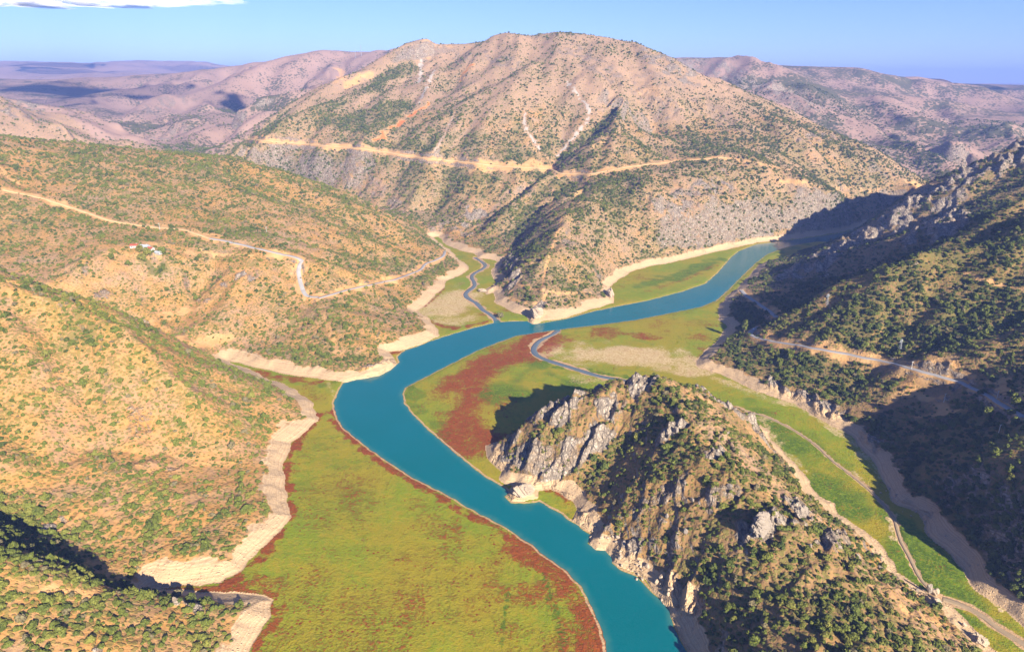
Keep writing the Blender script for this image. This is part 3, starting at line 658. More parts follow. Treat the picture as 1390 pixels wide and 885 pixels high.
# ------------------------------------------------------------------ ground materials
def mat_hillside():
    t = NT('hillside')
    rock, dirt, grey, vg = t.rgba('cover')
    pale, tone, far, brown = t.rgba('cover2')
    n1 = t.noise(1 / 140, 4); n2 = t.noise(1 / 26, 5, .6); n3 = t.noise(1 / 4.5, 4, .65); n4 = t.noise(1 / 1.1, 2, .6)
    warm = t.mix(tone, (.36, .19, .09), (.405, .20, .045))
    cool = (.29, .195, .14)
    gf = t.step(t.add(t.add(t.mul(n1, .55), t.mul(n2, .65)), t.mul(grey, .75)), .52, .92)
    soil = t.mix(gf, warm, cool)
    soil = t.mix(t.step(n3, .35, .72), soil, t.mix(.5, soil, (.45, .265, .09)))
    soil = t.mix(t.mul(t.step(n4, .45, .75), .3), soil, (.20, .13, .06))
    soil = t.mix(t.mul(t.step(t.add(brown, t.mul(t.math('SUBTRACT', n2, .5), .8)), .1, 1.0), .85), soil, t.mix(n3, (.155, .088, .030), (.27, .165, .055)))  # dry brown soil, with the rocky hill's grazing-light shade painted in
    # low scrub and dry tufts too small to stand as plants of their own
    v = t.voro(1 / 3.4)
    thr = t.add(t.mul(vg, .62), t.mul(t.noise(1 / 17, 3), .55))
    scrub = t.mul(t.step(t.math('SUBTRACT', t.mul(thr, .72), v), -.08, .12), t.math('SUBTRACT', 1, far))
    scol = t.mix(t.noise(1 / 9, 2), (.085, .11, .02), (.16, .155, .036))
    soil = t.mix(t.mul(scrub, .6), soil, scol)
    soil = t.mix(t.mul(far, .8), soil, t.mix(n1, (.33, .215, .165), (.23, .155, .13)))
    vf = t.voro(1 / 15)
    fs = t.mul(t.step(t.math('SUBTRACT', t.add(t.mul(vg, .9), t.mul(t.math('SUBTRACT', t.noise(1 / 420, 6, .7), .42), 2.6)), t.add(vf, .12)), -.05, .3), far)
    soil = t.mix(t.mul(fs, .85), soil, t.mix(t.noise(1 / 12, 2), (.028, .04, .018), (.06, .07, .025)))
    soil = t.mix(t.mul(t.step(t.add(vg, t.mul(t.math('SUBTRACT', n3, .5), .8)), .72, 1.3), .6), soil, t.mix(n2, (.13, .085, .035), (.085, .095, .024)))
    # red and ochre earth
    dcol = t.mix(t.noise(1 / 11, 3), (.46, .185, .045), (.46, .25, .085))
    dcol = t.mix(t.step(dirt, .95, 1.25), t.mix(t.noise(1 / 20, 2), dcol, (.48, .33, .16)), (.50, .165, .045))
    soil = t.mix(t.step(t.add(dirt, t.mul(t.math('SUBTRACT', n3, .5), .5)), .25, .8), soil, dcol)
    # scree
    soil = t.mix(t.mul(t.step(grey, .8, 1.0), .9), soil, t.mix(n3, (.33, .29, .25), (.44, .39, .335)))
    # limestone
    ns = t.noise(.10, 5, .65, vec=t.stretch((1.0, .25, 1.4), (0, 0, -.82)))
    rcol = t.mix(t.step(ns, .3, .7), (.22, .175, .135), (.47, .39, .305))
    rcol = t.mix(t.mul(t.step(n2, .5, .72), .8), rcol, (.33, .215, .115))
    vec = t.stretch((1.0, .38, .8), (0, 0, -.82))
    ck = t.voro(.16, vec=vec, feature='DISTANCE_TO_EDGE'); ck2 = t.voro(.45, vec=vec, feature='DISTANCE_TO_EDGE')
    crack = t.math('MINIMUM', t.step(ck, 0, .16), t.add(t.step(ck2, 0, .18), .3))
    rcol = t.mix(t.math('MULTIPLY', t.math('SUBTRACT', 1, crack), .75), rcol, (.085, .07, .055))
    rcol = t.mix(t.mul(t.step(n4, .5, .8), .5), rcol, (.13, .11, .09))
    sz = t.t.nodes.new('ShaderNodeSeparateXYZ'); t.t.links.new(t.nor, sz.inputs[0])
    steep = t.mul(t.step(sz.outputs[2], .80, .60), .55)
    rf = t.step(t.add(t.math('MAXIMUM', rock, steep), t.mul(t.math('SUBTRACT', n3, .5), .9)), .30, .62)
    col = t.mix(rf, soil, rcol)
    # the bleached margin between the high and the low water line: faint level lines from the falling water
    px = t.t.nodes.new('ShaderNodeSeparateXYZ'); t.t.links.new(t.pos, px.inputs[0])
    lines = t.t.nodes.new('ShaderNodeTexNoise'); lines.noise_dimensions = '1D'; t.put(lines.inputs['W'], t.add(t.mul(px.outputs[2], 1.5), t.mul(n2, .8))); lines.inputs['Scale'].default_value = 1.0; lines.inputs['Detail'].default_value = 3
    pcol = t.mix(t.step(lines.outputs['Fac'], .35, .65), (.43, .285, .155), (.52, .37, .215))
    pcol = t.mix(t.mul(t.step(n3, .5, .75), .55), pcol, (.36, .25, .15))
    pcol = t.mix(t.mul(t.step(n4, .52, .72), .55), pcol, (.28, .21, .14))
    col = t.mix(t.step(t.add(pale, t.mul(t.math('SUBTRACT', n3, .5), .6)), .3, .7), col, pcol)
    h = t.add(t.add(t.mul(n3, 1.3), t.mul(n4, .5)), t.add(t.mul(t.add(ns, t.mul(crack, .5)), t.mul(rf, 3.2)), t.mul(scrub, .7)))
    return t.bsdf(col, .95, .1, bump=h, strength=.75, dist=1.0)

def mat_meadow():
    t = NT('meadow')
    red, sand, lush, mud = t.rgba('cover')
    n0 = t.noise(1 / 150, 4, .6); n1 = t.noise(1 / 45, 5, .65); n2 = t.noise(1 / 11, 5, .7); n3 = t.noise(1 / 2.6, 4, .7); n4 = t.noise(1 / 1.1, 2, .6)
    def jit(x, a, b, c): 
        c_ = lambda n, k: t.mul(t.math('SUBTRACT', n, .5), k)
        return t.add(x, t.add(c_(n1, a), t.add(c_(n2, b), c_(n3, c))))
    base = t.mix(t.step(jit(n0, .5, .6, .6), .38, .64), (.28, .225, .014), (.185, .235, .011))
    base = t.mix(t.mul(t.step(jit(.5, .2, 1.0, 1.2), .52, .85), .8), base, (.185, .24, .012))
    base = t.mix(t.mul(t.step(jit(.42, .5, 1.0, 1.0), .6, .95), .5), base, (.31, .16, .03))
    g = t.mix(t.step(jit(.5, 0, 1, 1.5), .3, .7), (.055, .105, .006), (.15, .21, .010))
    base = t.mix(t.step(jit(lush, .6, 1.0, 1.0), .2, .95), base, g)
    base = t.mix(t.mul(t.step(n4, .48, .72), .5), base, t.mix(.5, base, (.05, .06, .006)))
    s = t.mix(t.step(n3, .3, .7), (.40, .25, .09), (.60, .47, .27))
    base = t.mix(t.mul(t.step(jit(sand, .6, 1.1, 1.6), .25, 1.0), .95), base, s)
    # rust red saltwort: closed stands and single plants scattered away from them
    rc = t.mix(t.step(n3, .3, .7), (.135, .016, .005), (.29, .065, .012))
    stand = t.step(jit(red, 1.4, 1.9, 3.2), .2, 1.15)
    base = t.mix(t.mul(stand, .93), base, rc)
    v = t.voro(1 / 4.2)
    dots = t.mul(t.step(t.add(v, t.mul(t.math('SUBTRACT', n3, .5), .8)), .34, .12), t.step(t.add(n1, t.mul(red, .9)), .5, .66))
    base = t.mix(t.mul(dots, t.step(t.noise(1 / 24, 4), .42, .62)), base, rc)
    base = t.mix(t.step(jit(mud, 0, .4, .8), .35, .8), base, t.mix(n3, (.34, .19, .085), (.54, .37, .21)))
    h = t.add(t.mul(n3, 1.2), t.add(t.mul(n4, .8), t.add(t.mul(stand, .5), t.mul(n2, 1.0))))
    return t.bsdf(base, .95, .1, bump=h, strength=.8, dist=.9)

def mat_water(name, col, col2, rough=.12):
    t = NT(name)
    n = t.noise(1 / 90, 3); w = t.add(t.noise(1 / 1.7, 3), t.mul(t.noise(1 / 9, 2), 1.2))
    c = t.mix(n, col, col2)
    sh = t.attr('shallow').outputs['Fac']
    c = t.mix(t.step(t.add(sh, t.mul(t.math('SUBTRACT', t.noise(1 / 25, 4), .5), .5)), .35, 1.1), c, (.04, .15, .13))
    return t.bsdf(c, rough, .35, bump=w, strength=.25, dist=.6)

M_HILL = mat_hillside(); M_MEADOW = mat_meadow()
M_WATER = mat_water('turquoise_water', (.0, .105, .108), (.0, .122, .148))
M_STREAM = mat_water('stream_water', (.09, .12, .13), (.115, .145, .155), .25)
M_WET = plain('wet_track', (.30, .22, .13), .75, .3, .25, .4)
M_ASPHALT = plain('asphalt', (.31, .295, .285), .95, .1, .15, .5)
M_DIRT = plain('dirt', (.55, .37, .18), .95, .1, .22, .25)
def mat_rock(name, a, b, c):
    t = NT(name); n = t.noise(.35, 6, .65); m_ = t.noise(1.6, 4, .7)
    col = t.mix(n, a, b); col = t.mix(t.mul(t.step(m_, .5, .75), .6), col, c)
    return t.bsdf(col, .95, .1, bump=t.add(t.mul(n, 2.5), m_), strength=.8, dist=.7)
M_ROCK = mat_rock('grey_limestone', (.18, .15, .12), (.37, .31, .25), (.12, .10, .08))
M_PALE = mat_rock('bleached_limestone', (.34, .26, .18), (.50, .40, .295), (.22, .165, .11))

# ------------------------------------------------------------------ scene helpers
def tag(o, label=None, cat=None, group=None, kind=None):
    for k, v in (('label', label), ('category', cat), ('group', group), ('kind', kind)):
        if v: o[k] = v
    return o

def link(name, me, mat=None, parent=None, loc=None):
    o = bpy.data.objects.new(name, me); COL.objects.link(o)
    if mat and me and not me.materials: me.materials.append(mat)
    if parent: o.parent = parent
    if loc is not None: o.location = loc
    return o

def raw_mesh(name, v, q, smoothed=True):
    v = np.ascontiguousarray(v, dtype=np.float32); q = np.ascontiguousarray(q, dtype=np.int32)
    me = bpy.data.meshes.new(name); k = q.shape[1]
    me.vertices.add(len(v)); me.vertices.foreach_set('co', v.ravel())
    me.loops.add(q.size); me.loops.foreach_set('vertex_index', q.ravel())
    me.polygons.add(len(q)); me.polygons.foreach_set('loop_start', np.arange(len(q), dtype=np.int32) * k)
    me.polygons.foreach_set('use_smooth', np.full(len(q), smoothed))
    me.update(calc_edges=True)
    return me

# ------------------------------------------------------------------ the ground, cut into its hills and its valley floor
TONE = dict(spur=.75, left_hill=.7, road_hill=.65, mountain=.2, crag_ridge=.5, wooded_slope=.65, rocky_hill=.8, far_hills=.1, plateau=.15, far_range=.1, right_plateau=.3)
GREY = dict(spur=.05, left_hill=.06, road_hill=.1, mountain=.25, crag_ridge=.45, wooded_slope=.3, rocky_hill=.2, far_hills=.7, plateau=.55, far_range=.8, right_plateau=.45)
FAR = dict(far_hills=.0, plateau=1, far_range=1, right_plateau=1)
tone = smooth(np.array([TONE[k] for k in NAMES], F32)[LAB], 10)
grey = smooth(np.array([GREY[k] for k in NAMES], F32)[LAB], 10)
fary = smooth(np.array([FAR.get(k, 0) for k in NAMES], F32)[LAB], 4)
mtn = (LAB == NAMES.index('mountain'))
grey = np.where(mtn, np.minimum(.75, grey + .55 * sstep(260, 430, Z + 40 * fbm(X, Y, 200, 3, 401))), grey)
grey = np.maximum(grey, np.clip(Gr, 0, 1))
grey = np.where((grey > .78) & (Gr < .5), .78, grey)
C1 = np.stack([Rk, Dt, grey, veg], -1).astype(F32)
brown = smooth(np.array([dict(rocky_hill=.75, wooded_slope=.8, crag_ridge=.6, spur=.15).get(k, 0) for k in NAMES], F32)[LAB], 10)  # dry brown soil; on the rocky hill its darkness also paints grazing-light shade
sunny = np.zeros(X.shape, F32); paint(sunny, [(930, 530), (985, 590), (1050, 650), (1100, 690), (1160, 745), (1230, 810), (1290, 865)], 60, 1, soft=.9)  # sunlit flank, spared the painted darkening so it stays golden
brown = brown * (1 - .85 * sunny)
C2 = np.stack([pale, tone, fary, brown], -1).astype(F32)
C3 = np.stack([Red, Sand, Lush, Mud], -1).astype(F32)
V = np.stack([X, Y, Z], -1).reshape(-1, 3)
b0 = (np.arange(NR - 1)[:, None] * NA + np.arange(NA - 1)[None, :])
fl = is_floor[:-1, :-1] & is_floor[1:, :-1] & is_floor[:-1, 1:] & is_floor[1:, 1:]
fl_lab = np.where(fl, 100, LAB[:-1, :-1])

def patch(name, sel, mat, attrs):
    b = b0[sel]
    q = np.stack([b, b + NA, b + NA + 1, b + 1], -1)[:, ::-1]
    used = np.zeros(NR * NA, dtype=bool); used[q.ravel()] = True
    idx = np.cumsum(used) - 1
    me = raw_mesh(name, V[used], idx[q])
    for nm, C in attrs:
        a = me.color_attributes.new(nm, 'FLOAT_COLOR', 'POINT'); a.data.foreach_set('color', np.ascontiguousarray(C.reshape(-1, 4)[used]).ravel())
    return link(name, me, mat)

HILL_NAMES = {'spur': 'spur', 'left_hill': 'hill', 'road_hill': 'hill', 'mountain': 'mountain', 'crag_ridge': 'ridge', 'wooded_slope': 'hillside', 'rocky_hill': 'hill', 'far_hills': 'hills', 'plateau': 'hills', 'far_range': 'mountains', 'right_plateau': 'hills'}
HILL_LABEL = {'spur': 'low spur thick with round shrubs in the bottom left corner, its nose bleached bare', 'left_hill': 'broad sandy hill dotted with light green shrubs, left of the green meadow',
  'road_hill': 'tan hill crossed by a winding road, with a hamlet on its slope', 'mountain': 'great brown mountain with a flat top and an ochre road cut across its foot', 'crag_ridge': 'ridge with a bare grey limestone crest above the upper river',
  'wooded_slope': 'dark hillside of dense shrubs above the small valley, crossed by an asphalt road', 'rocky_hill': 'rocky hill with limestone fins standing between the river and the small valley', 'far_hills': 'pale grey stony slope behind the tan hill at the left edge',
  'plateau': 'far grey plateau with twin masts on its rim', 'far_range': 'hazy mauve mountains low on the horizon at the left', 'right_plateau': 'long flat topped mauve plateau behind the river gorge'}
for i, k in enumerate(NAMES):
    sel = fl_lab == i
    if sel.any():
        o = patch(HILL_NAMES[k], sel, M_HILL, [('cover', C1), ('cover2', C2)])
        tag(o, HILL_LABEL[k], HILL_NAMES[k], kind='structure')
o = patch('meadow', fl_lab == 100, M_MEADOW, [('cover', C3)])
tag(o, 'flat valley floor of yellow green growth patched with rust red', 'meadow', kind='structure')
gx_ = np.linspace(-420, 1650, 346); gy_ = np.linspace(60, 2350, 382)
wx, wy = np.meshgrid(gx_, gy_)
b = (np.arange(381)[:, None] * 346 + np.arange(345)[None, :]).ravel()
o = link('river', raw_mesh('river', np.stack([wx.ravel(), wy.ravel(), 0 * wx.ravel()], 1), np.stack([b, b + 1, b + 347, b + 346], 1)), M_WATER)
dw_ = lookup(wat, wx.ravel(), wy.ravel())                     # metres to the bank: how shallow and silty the water is
a = o.data.attributes.new('shallow', 'FLOAT', 'POINT'); a.data.foreach_set('value', np.exp(np.minimum(dw_, 0) / 7.0).astype(np.float32))
tag(o, 'smooth turquoise river winding through the valley', 'river', kind='structure')

def ribbon(name, P, wd, mat, lift, label, cat, wob=0.0):
    P = resample(P, max(2.0, wd * .5))
    T = np.gradient(P[:, :2], axis=0); T /= np.linalg.norm(T, axis=1)[:, None] + 1e-6
    N = np.stack([-T[:, 1], T[:, 0]], 1)
    rows = []
    k = np.arange(len(P)) * max(2.0, wd * .5)
    for u, dz in ((-.56, -.9), (-.5, 0), (-.17, .06), (.17, .06), (.5, 0), (.56, -.9)):
        ww = wd * (1 + wob * fbm(k.astype(F32), np.full(len(k), 7.0 * (1 if u > 0 else 3), F32), wd * 4, 3, 77))
        q = P[:, :2] + N * (u * ww)[:, None]
        rows.append(np.column_stack([q, lookup(Z, q[:, 0], q[:, 1]) + lift + dz]))
    v = np.stack(rows, 1).reshape(-1, 3); m = len(P)
    b = (np.arange(m - 1)[:, None] * 6 + np.arange(5)[None, :]).ravel()
    o = link(name, raw_mesh(name, v, np.stack([b, b + 1, b + 7, b + 6], 1)[:, ::-1]), mat)
    return tag(o, label, cat, kind='structure')

RL = ['grey asphalt road with a sharp bend crossing the tan hill', 'grey asphalt road descending along the side valley', 'asphalt road rounding the foot of the crag ridge', 'asphalt road cut across the dark wooded hillside', 'pale dirt track climbing the tan hill to the left edge', 'ochre road cut across the foot of the great mountain']
for (nm, P, wd), lb in zip(road_lines, RL):
    far_ = np.hypot(P[:, 0], P[:, 1]).mean()
    ribbon(nm, P, wd, M_ASPHALT if nm == 'asphalt_road' else M_DIRT, .25 + far_ / 4000, lb, 'road', .0 if nm == 'asphalt_road' else .35)
SL = [('stream', M_STREAM, 'narrow blue grey stream curving past the sandy patch'), ('stream', M_STREAM, 'narrow grey blue stream winding down the side valley'), ('path', M_WET, 'brown dried stream bed winding down the small green valley'), ('path', M_WET, 'brown muddy channel at the bottom right corner')]
for (P, wd), (nm, mt, lb) in zip(stream_lines, SL):
    ribbon(nm, P, wd, mt, .22, lb, nm, .25)

# ------------------------------------------------------------------ plants
def mat_leaf(name, lo, hi, dark):
    t = NT(name)
    oi = t.t.nodes.new('ShaderNodeObjectInfo'); rnd = oi.outputs['Random']
    tn = t.attr('tint', 'INSTANCER').outputs['Fac']
    f = t.add(tn, t.mul(t.math('SUBTRACT', rnd, .5), .7))
    col = t.mix(t.step(f, 0.0, .5), lo, hi); col = t.mix(t.step(f, .5, 1.0), col, dark)
    col = t.mix(t.step(rnd, .93, .935), col, (.19, .15, .085))              # a few dry ones
    isl = t.t.nodes.new('ShaderNodeNewGeometry').outputs['Random Per Island']
    col = t.mix(isl, t.mix(.35, col, (.02, .025, .008)), t.mix(.25, col, (.22, .22, .06)))
    return t.bsdf(col, .75, .15)
M_LEAF = mat_leaf('foliage', (.20, .19, .034), (.115, .14, .018), (.042, .068, .012))
M_CORE = plain('dark_core', (.045, .05, .02), .95, .05, .3, 3)  # dark fill of the shrub lobes, put in to block light; also the stem
M_BARK = plain('bark', (.14, .10, .07), .95, .1, .3, 6)

def icos(sub):
    import bmesh
    bm = bmesh.new(); bmesh.ops.create_icosphere(bm, subdivisions=sub, radius=1.0)
    v = np.array([x.co[:] for x in bm.verts]); f = np.array([[x.index for x in p.verts] for p in bm.faces]); bm.free()
    return v, f

def leaf_cloud(rng, lobes, n, size, flat=.8):
    """leaf sprays on the skin of a few lobes: (n*4) vertices, n quads"""
    vs = []
    L = len(lobes)
    wt = np.array([l[3] ** 2 for l in lobes]); wt /= wt.sum()
    pick = rng.choice(L, n, p=wt)
    d = rng.normal(size=(n, 3)); d /= np.linalg.norm(d, axis=1)[:, None]
    d[:, 2] = np.where(d[:, 2] < -.45, -d[:, 2], d[:, 2])
    rad = rng.uniform(.72, 1.08, n)
    c = np.array([lobes[k][:3] for k in pick]); rr_ = np.array([lobes[k][3] for k in pick])
    p = c + d * (rr_ * rad)[:, None] * np.array([1, 1, flat])
    nrm = d + rng.normal(size=(n, 3)) * .55; nrm /= np.linalg.norm(nrm, axis=1)[:, None]
    a = np.cross(nrm, rng.normal(size=(n, 3))); a /= np.linalg.norm(a, axis=1)[:, None]
    bb = np.cross(nrm, a)
    s = size * rng.uniform(.6, 1.3, n)[:, None]
    a, bb = a * s, bb * s * rng.uniform(.6, 1.0, n)[:, None]
    v = np.stack([p - a - bb * .5, p + a * .2 - bb, p + a + bb * .4, p - a * .3 + bb], 1).reshape(-1, 3)
    return v, np.arange(n * 4).reshape(n, 4)

def shrub_mesh(seed, tall=.8, nlobe=6, n=260, size=.2):
    rng = np.random.default_rng(seed)
    lobes = [(0, 0, tall * .5, .62)]
    for k in range(nlobe):
        a = k / nlobe * 6.283 + rng.uniform(-.4, .4); r = rng.uniform(.35, .62)
        lobes.append((math.cos(a) * r, math.sin(a) * r, tall * rng.uniform(.25, .62), rng.uniform(.3, .46)))
    lobes.append((rng.uniform(-.2, .2), rng.uniform(-.2, .2), tall * .8, rng.uniform(.28, .4)))
    lv, lf = leaf_cloud(rng, lobes, n, size, .85)
    iv, if_ = icos(1)
    vs, fs, mi = [lv], [list(map(int, q)) for q in lf], [0] * len(lf)
    off = len(lv)
    for l in lobes:                                      # dark solid lumps added inside to block light, and a short stem
        w = iv * l[3] * .74 * rng.uniform(.85, 1.1, (len(iv), 1)) * np.array([1, 1, .85]) + np.array(l[:3])
        vs.append(w); fs += [[int(i) + off for i in q] for q in if_]; mi += [1] * len(if_); off += len(w)
    st = np.array([(math.cos(a) * r, math.sin(a) * r, z) for z, r in ((-.35, .12), (tall * .5, .07)) for a in np.arange(5) * 1.2566])
    vs.append(st); fs += [[off + i, off + (i + 1) % 5, off + 5 + (i + 1) % 5, off + 5 + i] for i in range(5)]; mi += [1] * 5
    me = bpy.data.meshes.new('shrub'); me.from_pydata(np.vstack(vs).tolist(), [], fs)
    me.materials.append(M_LEAF); me.materials.append(M_CORE)
    me.polygons.foreach_set('material_index', np.array(mi, dtype=np.int32)); me.update()
    return me

SHRUBS = [shrub_mesh(101, .95), shrub_mesh(102, .75, 7), shrub_mesh(103, 1.15, 5), shrub_mesh(104, .85, 8, 300), shrub_mesh(105, 1.35, 5, 260), shrub_mesh(106, .6, 6, 220, .22)]

# scatter
def scatter(nc, r0, r1, a0, a1):
    r = np.sqrt(RNG.uniform(r0 * r0, r1 * r1, nc)); a = RNG.uniform(math.radians(a0), math.radians(a1), nc)
    return r * np.sin(a), r * np.cos(a)
sx, sy = [], []
for r0, r1, per, a0, a1 in ((300, 700, 10, -52, 56), (700, 1100, 13, -44, 46), (1100, 1900, 18, -42, 43), (1900, 3400, 28, -40, 40), (3400, 4300, 150, -40, 40)):
    area = .5 * math.radians(a1 - a0) * (r1 * r1 - r0 * r0)
    x_, y_ = scatter(int(area / per), r0, r1, a0, a1); sx.append(x_); sy.append(y_)
sx = np.concatenate(sx); sy = np.concatenate(sy)
sv = lookup(veg, sx, sy)
clump = fbm(sx.astype(F32), sy.astype(F32), 22, 2, 501)
prob = np.clip(sv + clump * .35, 0, 1.3) ** 1.4 * .8 * (sv > .04)
ok = RNG.uniform(0, 1, len(sx)) < prob
sx, sy, sv, clump = sx[ok], sy[ok], sv[ok], clump[ok]
N = len(sx)
sr = np.hypot(sx, sy)
big = np.clip(sv - .35, 0, .8)
rad = np.exp(RNG.normal(0, .42, N)) * (1.38 + 1.1 * big) * (1 + .4 * sstep(1300, 2400, sr))
labn = LAB[np.clip(np.searchsorted(rr, sr), 0, NR - 1), np.clip(((np.arctan2(sx, sy) - AZ0) / (AZ1 - AZ0) * (NA - 1)).astype(int), 0, NA - 1)]
rad *= np.array([1.15, 1.05, 1.05, 1.0, 1.0, 1.05, .95, 1.2, 1.3, 1, 1.3])[labn]
rad = np.clip(rad, .5, 5.2)
sz_ = lookup(Z, sx, sy)
TINT = dict(spur=.46, left_hill=.40, road_hill=.5, mountain=.66, crag_ridge=.72, wooded_slope=.66, rocky_hill=.5, far_hills=.6, plateau=.7, far_range=.7, right_plateau=.75)
tint = np.array([TINT[k] for k in NAMES])[labn] + .35 * fbm(sx.astype(F32), sy.astype(F32), 60, 3, 521) + .15 * big
tint = np.clip(tint, 0, 1)
var = RNG.integers(0, len(SHRUBS), N)
rot = RNG.uniform(0, 6.283, N)
sqz = RNG.uniform(.75, 1.3, N); sqx = RNG.uniform(.8, 1.3, N)
px_, py_, dp_ = project(sx, sy, sz_)
vis = np.zeros(N, bool)
cand = (px_ > 6) & (px_ < 1384) & (py_ < 882) & (sr < 760)
vis[cand] = visible(sx[cand], sy[cand], sz_[cand], 1.5)
score = np.where(vis, rad / dp_, 0)
chosen = np.argsort(-score)[:290]
rest = np.ones(N, bool); rest[chosen] = False
print('shrubs', N)

def shrub_label(i):
    r, k = rad[i], NAMES[labn[i]]
    size = 'broad' if r > 3.0 else ('middling' if r > 2.2 else 'small')
    hue = 'pale olive' if tint[i] < .3 else ('olive green' if tint[i] < .6 else 'dark green')
    x, y = px_[i], py_[i]
    if k == 'spur':
        w = 'on the bottom left corner spur, by its left end' if x < 120 else ('halfway along the bottom left spur' if x < 240 else 'beside the bleached bare nose of the bottom left spur')
        if y < 742 + .21 * x + 26: w = 'along the crest of the bottom left spur, above its shadow'
    elif k == 'left_hill': w = 'on the sandy slope behind the bottom left spur' if x < 220 else 'low on the sandy hill by the bleached meadow margin'
    elif k == 'rocky_hill':
        w = ('on the rocky hill above the bleached river margin' if x < 1010 else ('on the rocky hill at the bottom edge' if y > 800 else 'on the rocky hill around the great leaning slab')) if x < 1150 else ('on the golden crest of the rocky hill near the bottom right' if y > 790 else 'on the rocky hill above the small green valley')
    else: w = 'on the dark wooded slope at the right edge' if x > 1290 else 'at the foot of the dark wooded slope over the grey margin'
    return f'{size} {hue} shrub {w}'
from collections import Counter
lbs = [shrub_label(i) for i in chosen]
cnt = Counter(lbs)
tmpl = {}
for i, lb in zip(chosen, lbs):
    o = link('shrub', SHRUBS[var[i]])
    o.location = (sx[i], sy[i], sz_[i] - .12 * rad[i]); o.rotation_euler = (0, 0, rot[i]); o.scale = (rad[i] * sqx[i], rad[i] / sqx[i], rad[i] * sqz[i])
    o['tint'] = float(tint[i])
    tag(o, lb, 'shrub', group=(lb.replace(' shrub ', ' shrubs ') if cnt[lb] > 1 else 'nearest shrubs'))
    tmpl.setdefault(int(var[i]), o)

# everything farther off: one mass of growth
idx = np.where(rest)[0]
me = bpy.data.meshes.new('shrubbery'); me.vertices.add(len(idx))
me.vertices.foreach_set('co', np.stack([sx[idx], sy[idx], sz_[idx] - .12 * rad[idx]], 1).astype(np.float32).ravel())
for nm, ty, data in (('tint', 'FLOAT', tint[idx]), ('rot', 'FLOAT_VECTOR', np.stack([0 * rot[idx], 0 * rot[idx], rot[idx]], 1)), ('scl', 'FLOAT_VECTOR', np.stack([rad[idx] * sqx[idx], rad[idx] / sqx[idx], rad[idx] * sqz[idx]], 1)), ('var', 'INT', var[idx])):
    a = me.attributes.new(nm, ty, 'POINT')
    a.data.foreach_set('vector' if ty == 'FLOAT_VECTOR' else 'value', data.astype(np.int32 if ty == 'INT' else np.float32).ravel())
SH = link('shrubbery', me)
tag(SH, 'scattered green and olive shrubs covering all the farther slopes', 'shrubbery', kind='stuff')
ng = bpy.data.node_groups.new('shrub_scatter', 'GeometryNodeTree')
ng.interface.new_socket('Geometry', in_out='INPUT', socket_type='NodeSocketGeometry'); ng.interface.new_socket('Geometry', in_out='OUTPUT', socket_type='NodeSocketGeometry')
gi, go = ng.nodes.new('NodeGroupInput'), ng.nodes.new('NodeGroupOutput')
join = ng.nodes.new('GeometryNodeJoinGeometry')
for k in reversed(range(len(SHRUBS))):
    oi = ng.nodes.new('GeometryNodeObjectInfo'); oi.inputs['Object'].default_value = tmpl.get(k, next(iter(tmpl.values()))); oi.inputs['As Instance'].default_value = True
    ng.links.new(oi.outputs['Geometry'], join.inputs[0])
iop = ng.nodes.new('GeometryNodeInstanceOnPoints')
def gattr(nm, ty):
    n = ng.nodes.new('GeometryNodeInputNamedAttribute'); n.data_type = ty; n.inputs['Name'].default_value = nm
    return n.outputs['Attribute']
ng.links.new(gi.outputs[0], iop.inputs['Points']); ng.links.new(join.outputs[0], iop.inputs['Instance']); iop.inputs['Pick Instance'].default_value = True
ng.links.new(gattr('var', 'INT'), iop.inputs['Instance Index'])
e2r = ng.nodes.new('FunctionNodeEulerToRotation'); ng.links.new(gattr('rot', 'FLOAT_VECTOR'), e2r.inputs[0]); ng.links.new(e2r.outputs[0], iop.inputs['Rotation'])
ng.links.new(gattr('scl', 'FLOAT_VECTOR'), iop.inputs['Scale']); ng.links.new(iop.outputs[0], go.inputs[0])
SH.modifiers.new('scatter', 'NODES').node_group = ng
#PART4
# ------------------------------------------------------------------ boulders and crags
def rock_mesh(name, seed, dims, mat, sub=3, cuts=14, rough=.10):
    """a block split along joints: a ball cut by random planes, then roughened"""
    rng = np.random.default_rng(seed)
    v, f = icos(sub)
    for _ in range(cuts):
        d = rng.normal(size=3); d /= np.linalg.norm(d); k = rng.uniform(.52, .86)
        e = v @ d - k
        v = np.where(e[:, None] > 0, v - d * e[:, None] * .96, v)
    for wl, am in ((.9, rough * 1.5), (.4, rough * 1.1), (.18, rough * .7), (.08, rough * .4)):
        q = v / wl + seed
        v = v * (1 + am * (perlin(q[:, 0] + q[:, 2] * .7, q[:, 1] - q[:, 2] * .6, seed)[:, None]))
    v = v * np.array(dims) * .5
    me = raw_mesh(name, v, f, False); me.materials.append(mat)
    return me

def settle(x, y): return float(lookup(Z, np.array([x]), np.array([y]))[0])

def boulder(name, px, py, wpx, hpx, seed, mat, label, cat='boulder', group=None, depth=None, yaw=0.0, lean=0.0, cuts=14, sink=.25, sub=3):
    p = hit(px, py); d = project(*p)[2]; m = d / FPX
    w, h = wpx * m, hpx * m * 1.1; dp = depth * m if depth else w * .8
    o = link(name, rock_mesh(name, seed, (w, dp, h), mat, 5 if wpx > 12 else sub, cuts + (8 if wpx > 12 else 0), .2 if wpx > 12 else .1))
    x, y = p[0], p[1] + dp * .15
    o.location = (x, y, settle(x, y) + h * (.5 - sink)); o.rotation_euler = (lean, lean * .6, yaw)
    return tag(o, label, cat, group)

